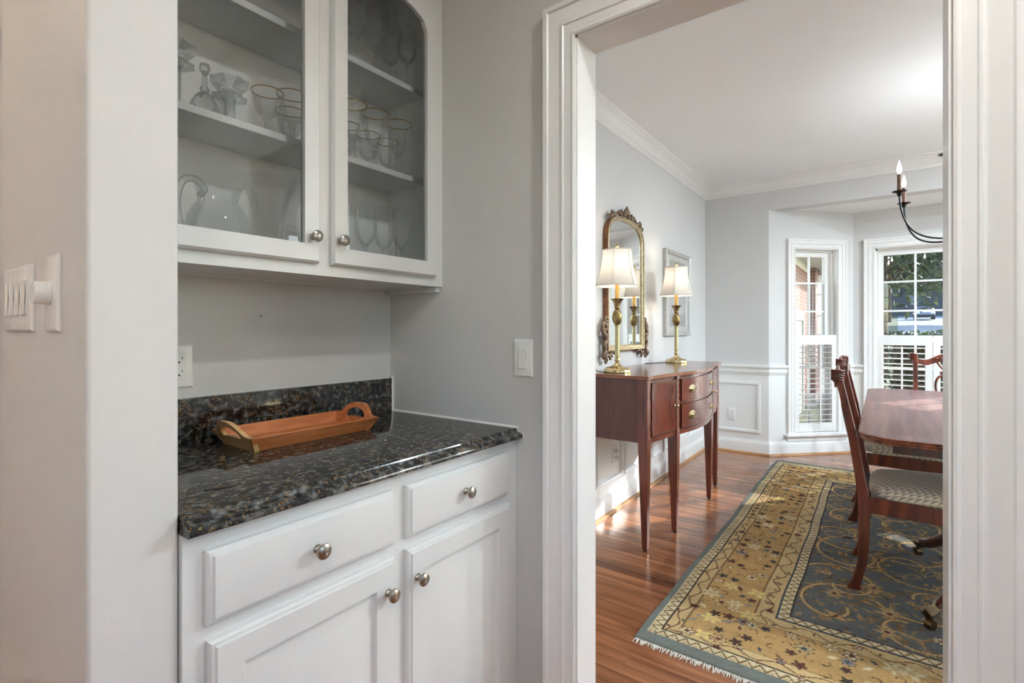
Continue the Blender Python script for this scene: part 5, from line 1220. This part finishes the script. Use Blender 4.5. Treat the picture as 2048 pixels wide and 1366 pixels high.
for i in range(12):
    for j in range(7):
        x = FX0 + (FX1 - FX0) * (i + 0.5) / 12 + rg.uniform(-0.06, 0.06); y = FY0 + (FY1 - FY0) * (j + 0.5) / 7 + rg.uniform(-0.05, 0.05)
        k = rg.random()
        if k < 0.40:
            for a in np.linspace(0, 2 * PI, 8)[:-1]: leaf(x + 0.030 * math.cos(a), y + 0.022 * math.sin(a), 0.028, 0.012, a, GOLD2 if rg.random() < 0.5 else GOLD, None)
            flower(x, y, 0.030, 7, TAN, MAROON, BROWN)
        elif k < 0.7: flower(x, y, rg.uniform(0.024, 0.036), 8, CREAM if rg.random() < 0.4 else TAN, BROWN, MAROON)
        else:
            leaf(x, y, 0.055, 0.022, rg.uniform(0, PI), NAVY if rg.random() < 0.3 else GOLD, BROWN); leaf(x, y, 0.03, 0.008, rg.uniform(0, PI), MAROON)
img = np.where(fieldm[..., None], img, save)
# abrash: broad tonal bands and worn speckle in the wool itself
ab = 1 + 0.07 * np.sin(gx_ * 9 + 1.3 * np.sin(gx_ * 4)) + 0.05 * np.sin(gx_ * 41 + 2 * np.sin(gy_ * 3))
sp_ = 0.86 + 0.28 * nzr
img = np.clip(img * (ab * sp_)[..., None], 0, 1)
rug = thing('area_rug', 'large gold and slate blue floral rug under the dining table', 'rug', ((RX0 + RX1) / 2, (RY0 + RY1) / 2, 0))
o_ = WL[rug.name]
zt = 0.0105 + 0.0016 * nzr; zt[0, :] = zt[-1, :] = 0.004; zt[:, 0] = zt[:, -1] = 0.004
wob = 0.004 * np.sin(gx_ * 3.1) + 0.002 * np.sin(gx_ * 11)
co = np.stack([RX0 + gx_ + 0.003 * np.sin(gy_ * 5) - o_.x, RY1 - gy_ + wob - o_.y, zt], -1).reshape(-1, 3)
idx = np.arange(nx * ny).reshape(nx, ny)
q = np.stack([idx[:-1, :-1], idx[:-1, 1:], idx[1:, 1:], idx[1:, :-1]], -1).reshape(-1, 4)
me = bpy.data.meshes.new('pile'); me.vertices.add(len(co)); me.vertices.foreach_set('co', co.ravel())
me.loops.add(q.size); me.loops.foreach_set('vertex_index', q.ravel().astype(np.int32))
me.polygons.add(len(q)); me.polygons.foreach_set('loop_start', (np.arange(len(q)) * 4).astype(np.int32))
me.update(calc_edges=True)
ca = me.color_attributes.new('Col', 'FLOAT_COLOR', 'POINT')
ca.data.foreach_set('color', np.concatenate([img.reshape(-1, 3), np.ones((nx * ny, 1))], 1).astype(np.float32).ravel())
me.materials.append(MAT['rug_pile']); me.shade_smooth()
po = bpy.data.objects.new('pile', me); COL.objects.link(po); po.parent = rug
MB().box(RX0 + 0.004, RX1 - 0.004, RY0 + 0.006, RY1 - 0.006, 0.0003, 0.0045).build('backing', 'rug_back', rug, smooth=False)
fr = MB()
for xe, s_ in ((RX0, -1), (RX1, 1)):
    for k in range(520):
        y = RY0 + 0.006 + (RW - 0.012) * (k + rg.random()) / 520; l_ = rg.uniform(0.012, 0.030); dy = rg.uniform(-0.008, 0.008); w_ = 0.0026
        fr.add([(xe, y - w_, 0.004), (xe, y + w_, 0.004), (xe, y, 0.0085), (xe + s_ * l_, y + dy - 0.001, 0.0008), (xe + s_ * l_, y + dy + 0.001, 0.0008), (xe + s_ * l_ * 0.5, y + dy * 0.5, 0.0065)], [(0, 3, 5, 2), (1, 2, 5, 4), (0, 1, 4, 3), (3, 4, 5)])
fo = fr.build('fringe', 'fringe_white', rug, smooth=False); fo['kind'] = 'stuff'

# ================================================================ OUTDOORS
def zg(x): return -0.35 if x < 16 else -0.35 + (x - 16) * 0.043
gr = MB()
xs = [-40, 10, 16, 22, 30, 45, 60, 90, 130]
for a, b in zip(xs, xs[1:]): gr.add([(a, -60, zg(a)), (b, -60, zg(b)), (b, 40, zg(b)), (a, 40, zg(a))], [(0, 1, 2, 3)])
go = gr.build('ground', 'lawn', smooth=False); go['kind'] = 'structure'; go['label'] = 'shaded lawn rising away from the house'
dv = MB()
for a, b in zip(xs[2:], xs[3:]):
    f1 = lambda x: -0.021 * x; f2 = lambda x: -7.0 - 0.02 * (x - 16)
    dv.add([(a, f2(a), zg(a) + 0.02), (b, f2(b), zg(b) + 0.02), (b, f1(b), zg(b) + 0.02), (a, f1(a), zg(a) + 0.02)], [(0, 1, 2, 3)])
do = dv.build('driveway', 'concrete', smooth=False); do['kind'] = 'structure'; do['label'] = 'pale concrete driveway seen through the wide window'
wk = MB().box(12.2, 13.0, -8, 5, -0.36, -0.33).build('walkway', 'concrete', smooth=False); wk['kind'] = 'structure'; wk['label'] = 'pale concrete walk glimpsed through the shutter slats'
# unseen roof added to keep sun out of the added hall window
pp = thing('porch_roof', 'white porch roof along the hidden side of the house', 'roof', (-0.5, -3.0, 2.5))
MB().box(-2.6, 1.3, -3.6, -1.83, 2.50, 2.58).build('ceiling_boards', 'soffit_white', pp, smooth=False)
MB().prism([(-3.7, 2.58), (-1.83, 3.1), (-1.83, 2.58)], 'x', -2.7, 1.36).build('roof', 'roof_dark', pp, smooth=False)
for x in (-2.5, 1.2): MB().box(x - 0.07, x + 0.07, -3.55, -3.41, -0.35, 2.5).build('post', 'trim_white', pp)
# brick wing of the house
bw = thing('brick_wing', 'red brick wing of the house with white eaves outside the narrow window', 'building', (9.5, 1.3, -0.35))
MB().box(6.3, 12.4, 1.25, 1.45, -0.36, 2.52).build('brick_wall', 'brick_wall', bw, smooth=False)
MB().box(12.4, 13.3, 1.12, 1.60, -0.36, 2.52).build('corner_pier', 'brick_wall', bw, smooth=False)
MB().box(6.2, 14.9, 0.72, 1.9, 2.52, 2.56).build('soffit', 'soffit_white', bw, smooth=False)
MB().prism([(0.70, 2.50), (0.735, 2.50), (0.735, 2.74), (0.66, 2.74), (0.66, 2.69)], 'x', 6.2, 14.9).build('fascia', 'soffit_white', bw)
MB().prism([(1.25, 2.40), (1.21, 2.52), (1.25, 2.52)], 'x', 6.3, 12.4).build('frieze_trim', 'soffit_white', bw)
MB().prism([(0.62, 2.74), (1.9, 3.6), (1.9, 3.66), (0.60, 2.79)], 'x', 6.2, 15.0).build('roof', 'roof_dark', bw, smooth=False)
gd = MB().box(8.6, 11.0, 1.215, 1.25, -0.35, 1.38).build('garage_door', 'garage_cream', bw)
for k in range(4): MB().box(8.66, 10.94, 1.205, 1.216, -0.33 + 0.42 * k, 0.05 + 0.42 * k).build('door_panel', 'garage_cream', gd, bevel=0.006)
MB().box(8.45, 8.6, 1.19, 1.25, -0.35, 1.54).box(11.0, 11.15, 1.19, 1.25, -0.35, 1.54).box(8.6, 11.0, 1.19, 1.25, 1.38, 1.54).build('door_surround', 'garage_cream', bw)
po_ = thing('porch_post', 'square white porch post beyond the brick wing', 'post', (14.0, 1.15, -0.35))
MB().box(13.90, 14.10, 1.05, 1.25, -0.10, 2.42).build('shaft', 'trim_white', po_, bevel=0.01); MB().box(13.86, 14.14, 1.01, 1.29, -0.35, -0.10).build('plinth', 'trim_white', po_, bevel=0.01); MB().box(13.86, 14.14, 1.01, 1.29, 2.42, 2.515).build('capital', 'trim_white', po_, bevel=0.01)
# foliage
def leaves(centres, n, spread, size, rng, squash=0.8):
    c_ = np.array(centres); k = rng.integers(0, len(c_), n)
    d_ = rng.normal(size=(n, 3)); d_ /= np.linalg.norm(d_, axis=1)[:, None]; rad = spread * rng.random(n) ** 0.45
    pos = c_[k] + d_ * rad[:, None] * np.array([1, 1, squash])
    u = rng.normal(size=(n, 3)); u /= np.linalg.norm(u, axis=1)[:, None]; v_ = np.cross(u, rng.normal(size=(n, 3))); v_ /= np.linalg.norm(v_, axis=1)[:, None]
    s_ = size * rng.uniform(0.6, 1.3, n)[:, None]
    return np.stack([pos - u * s_, pos + v_ * s_ * 0.45, pos + u * s_, pos - v_ * s_ * 0.45], 1)
def leaf_mesh(name, quads, mat, parent):
    o0 = WL[parent.name]; n = len(quads); me = bpy.data.meshes.new(name)
    me.vertices.add(n * 4); me.vertices.foreach_set('co', (quads.reshape(-1, 3) - np.array(o0)).ravel()); me.loops.add(n * 4); me.loops.foreach_set('vertex_index', np.arange(n * 4, dtype=np.int32))
    me.polygons.add(n); me.polygons.foreach_set('loop_start', (np.arange(n) * 4).astype(np.int32)); me.update(calc_edges=True); me.materials.append(MAT[mat])
    ob = bpy.data.objects.new(name, me); COL.objects.link(ob); ob.parent = parent; return ob
def tree(x, y, h, r, nl, size, mat, label, group, crown_z=None, tr=0.14, seed=0, ncl=16):
    rng = np.random.default_rng(100 + seed); z0 = zg(x)
    t = thing('tree', label, 'tree', (x, y, z0), group)
    MB().tube([(x, y, z0 - 0.1), (x + 0.05, y + 0.03, z0 + h * 0.3), (x - 0.04, y, z0 + h * 0.6), (x, y, z0 + h * 0.85)], [tr * 1.2, tr, tr * 0.7, tr * 0.3], 9).build('trunk', 'bark', t)
    cz = z0 + (crown_z if crown_z else h * 0.72)
    cs = [(x, y, cz)]
    for k in range(ncl):
        d_ = rng.normal(size=3); d_ /= np.linalg.norm(d_); cs.append((x + d_[0] * r * 0.75, y + d_[1] * r * 0.75, cz + d_[2] * r * 0.6))
    br = MB()
    for c_ in cs[1:9]: br.tube([(x, y, cz - r * 0.5), ((x + c_[0]) / 2, (y + c_[1]) / 2, (cz + c_[2]) / 2 - r * 0.1), c_], [tr * 0.4, tr * 0.25, tr * 0.08], 6)
    br.build('branches', 'bark', t)
    leaf_mesh('foliage', leaves(cs, nl, r * 0.42, size, rng), mat, t)
tree(18.4, -0.10, 5.4, 2.4, 4200, 0.11, 'leaf_green', 'slender green tree just outside the wide window', None, crown_z=3.9, tr=0.085, seed=1, ncl=26)
hg = thing('hedge', 'clipped green hedge in front of the driveway', 'hedge', (14.4, -0.55, -0.35)); rng = np.random.default_rng(9)
cs = [(14.4 + a, -0.28 - 0.95 * b, -0.2 + 1.2 * c) for a in (-0.15, 0.15) for b in np.linspace(0, 1, 7) for c in np.linspace(0, 1, 5)]
leaf_mesh('foliage', leaves(cs, 5200, 0.24, 0.05, rng), 'leaf_hedge', hg)
MB().box(14.2, 14.6, -1.18, -0.22, -0.35, 0.95).build('branches', 'bark', hg)
for i, (x, y, h, r) in enumerate(((50, 4.2, 15, 3.8), (66, -9.0, 15, 3.8), (56, -14.5, 15, 3.8), (56, 14, 15, 3.8), (70, -0.6, 18, 4.6), (38, 5.4, 10, 2.8))):
    tree(x, y, h, r, 4200, 0.55, 'leaf_dark', ['dark tree far behind the parked car', 'tall dark tree at the end of the driveway', 'far dark tree at the right of the driveway', 'far dark tree left of the driveway', 'tallest far tree behind the others', 'dark tree beside the upper driveway'][i], 'far trees beyond the driveway', crown_z=h * 0.45, tr=0.3, seed=20 + i, ncl=26)
# neighbouring house closing the view
nh = thing('neighbour_house', 'dark grey house behind the parked car', 'house', (100, -6, zg(100)))
MB().box(98, 106, -28, 18, zg(100) - 1, zg(100) + 5.0).build('wall', 'siding_grey', nh, smooth=False)
MB().prism([(96.8, zg(100) + 4.8), (102, zg(100) + 9.5), (107.2, zg(100) + 4.8)], 'y', -29, 19).build('roof', 'roof_dark', nh, smooth=False)
for y in (-18, -12, -4.2, 1.0, 7): MB().box(97.9, 98.1, y - 0.7, y + 0.7, zg(100) + 1.6, zg(100) + 3.6).build('window', 'car_glass', nh)
# parked car
cx_, cy_ = 78.0, -4.15; cz = zg(78.0) + 0.02
car = thing('parked_car', 'silver car parked up the driveway beyond the hedge', 'car', (cx_, cy_, cz))
prof = [(-2.2, 0.35), (-2.25, 0.75), (-1.9, 0.95), (-1.05, 1.05), (-0.45, 1.55), (1.3, 1.60), (1.95, 1.1), (2.25, 1.02), (2.3, 0.4), (1.9, 0.28), (-1.8, 0.28)]
MB().prism([(cx_ + a, cz + b) for a, b in prof], 'y', cy_ - 0.9, cy_ + 0.9).build('body', 'car_paint', car, bevel=0.12, seg=3)
MB().add([(cx_ - 1.06, cy_ - 0.74, cz + 1.10), (cx_ - 1.06, cy_ + 0.74, cz + 1.10), (cx_ - 0.52, cy_ + 0.64, cz + 1.53), (cx_ - 0.52, cy_ - 0.64, cz + 1.53), (cx_ - 0.98, cy_ - 0.74, cz + 1.08), (cx_ - 0.98, cy_ + 0.74, cz + 1.08), (cx_ - 0.44, cy_ + 0.64, cz + 1.51), (cx_ - 0.44, cy_ - 0.64, cz + 1.51)], [(0, 1, 2, 3), (4, 7, 6, 5), (0, 4, 5, 1), (2, 6, 7, 3), (1, 5, 6, 2), (0, 3, 7, 4)]).build('windshield', 'car_glass', car)
MB().box(cx_ - 2.30, cx_ - 2.15, cy_ - 0.82, cy_ + 0.82, cz + 0.32, cz + 0.52).build('bumper', 'tyre', car, bevel=0.03)
for s_ in (-1, 1):
    MB().box(cx_ - 2.27, cx_ - 2.12, cy_ + s_ * 0.66 - 0.16, cy_ + s_ * 0.66 + 0.16, cz + 0.66, cz + 0.82).build('light', 'trim_white', car, bevel=0.03)
    for a in (-1.45, 1.45): MB().tube([(cx_ + a, cy_ + s_ * 0.72, cz + 0.33), (cx_ + a, cy_ + s_ * 0.93, cz + 0.33)], 0.33, 18).build('wheel', 'tyre', car)
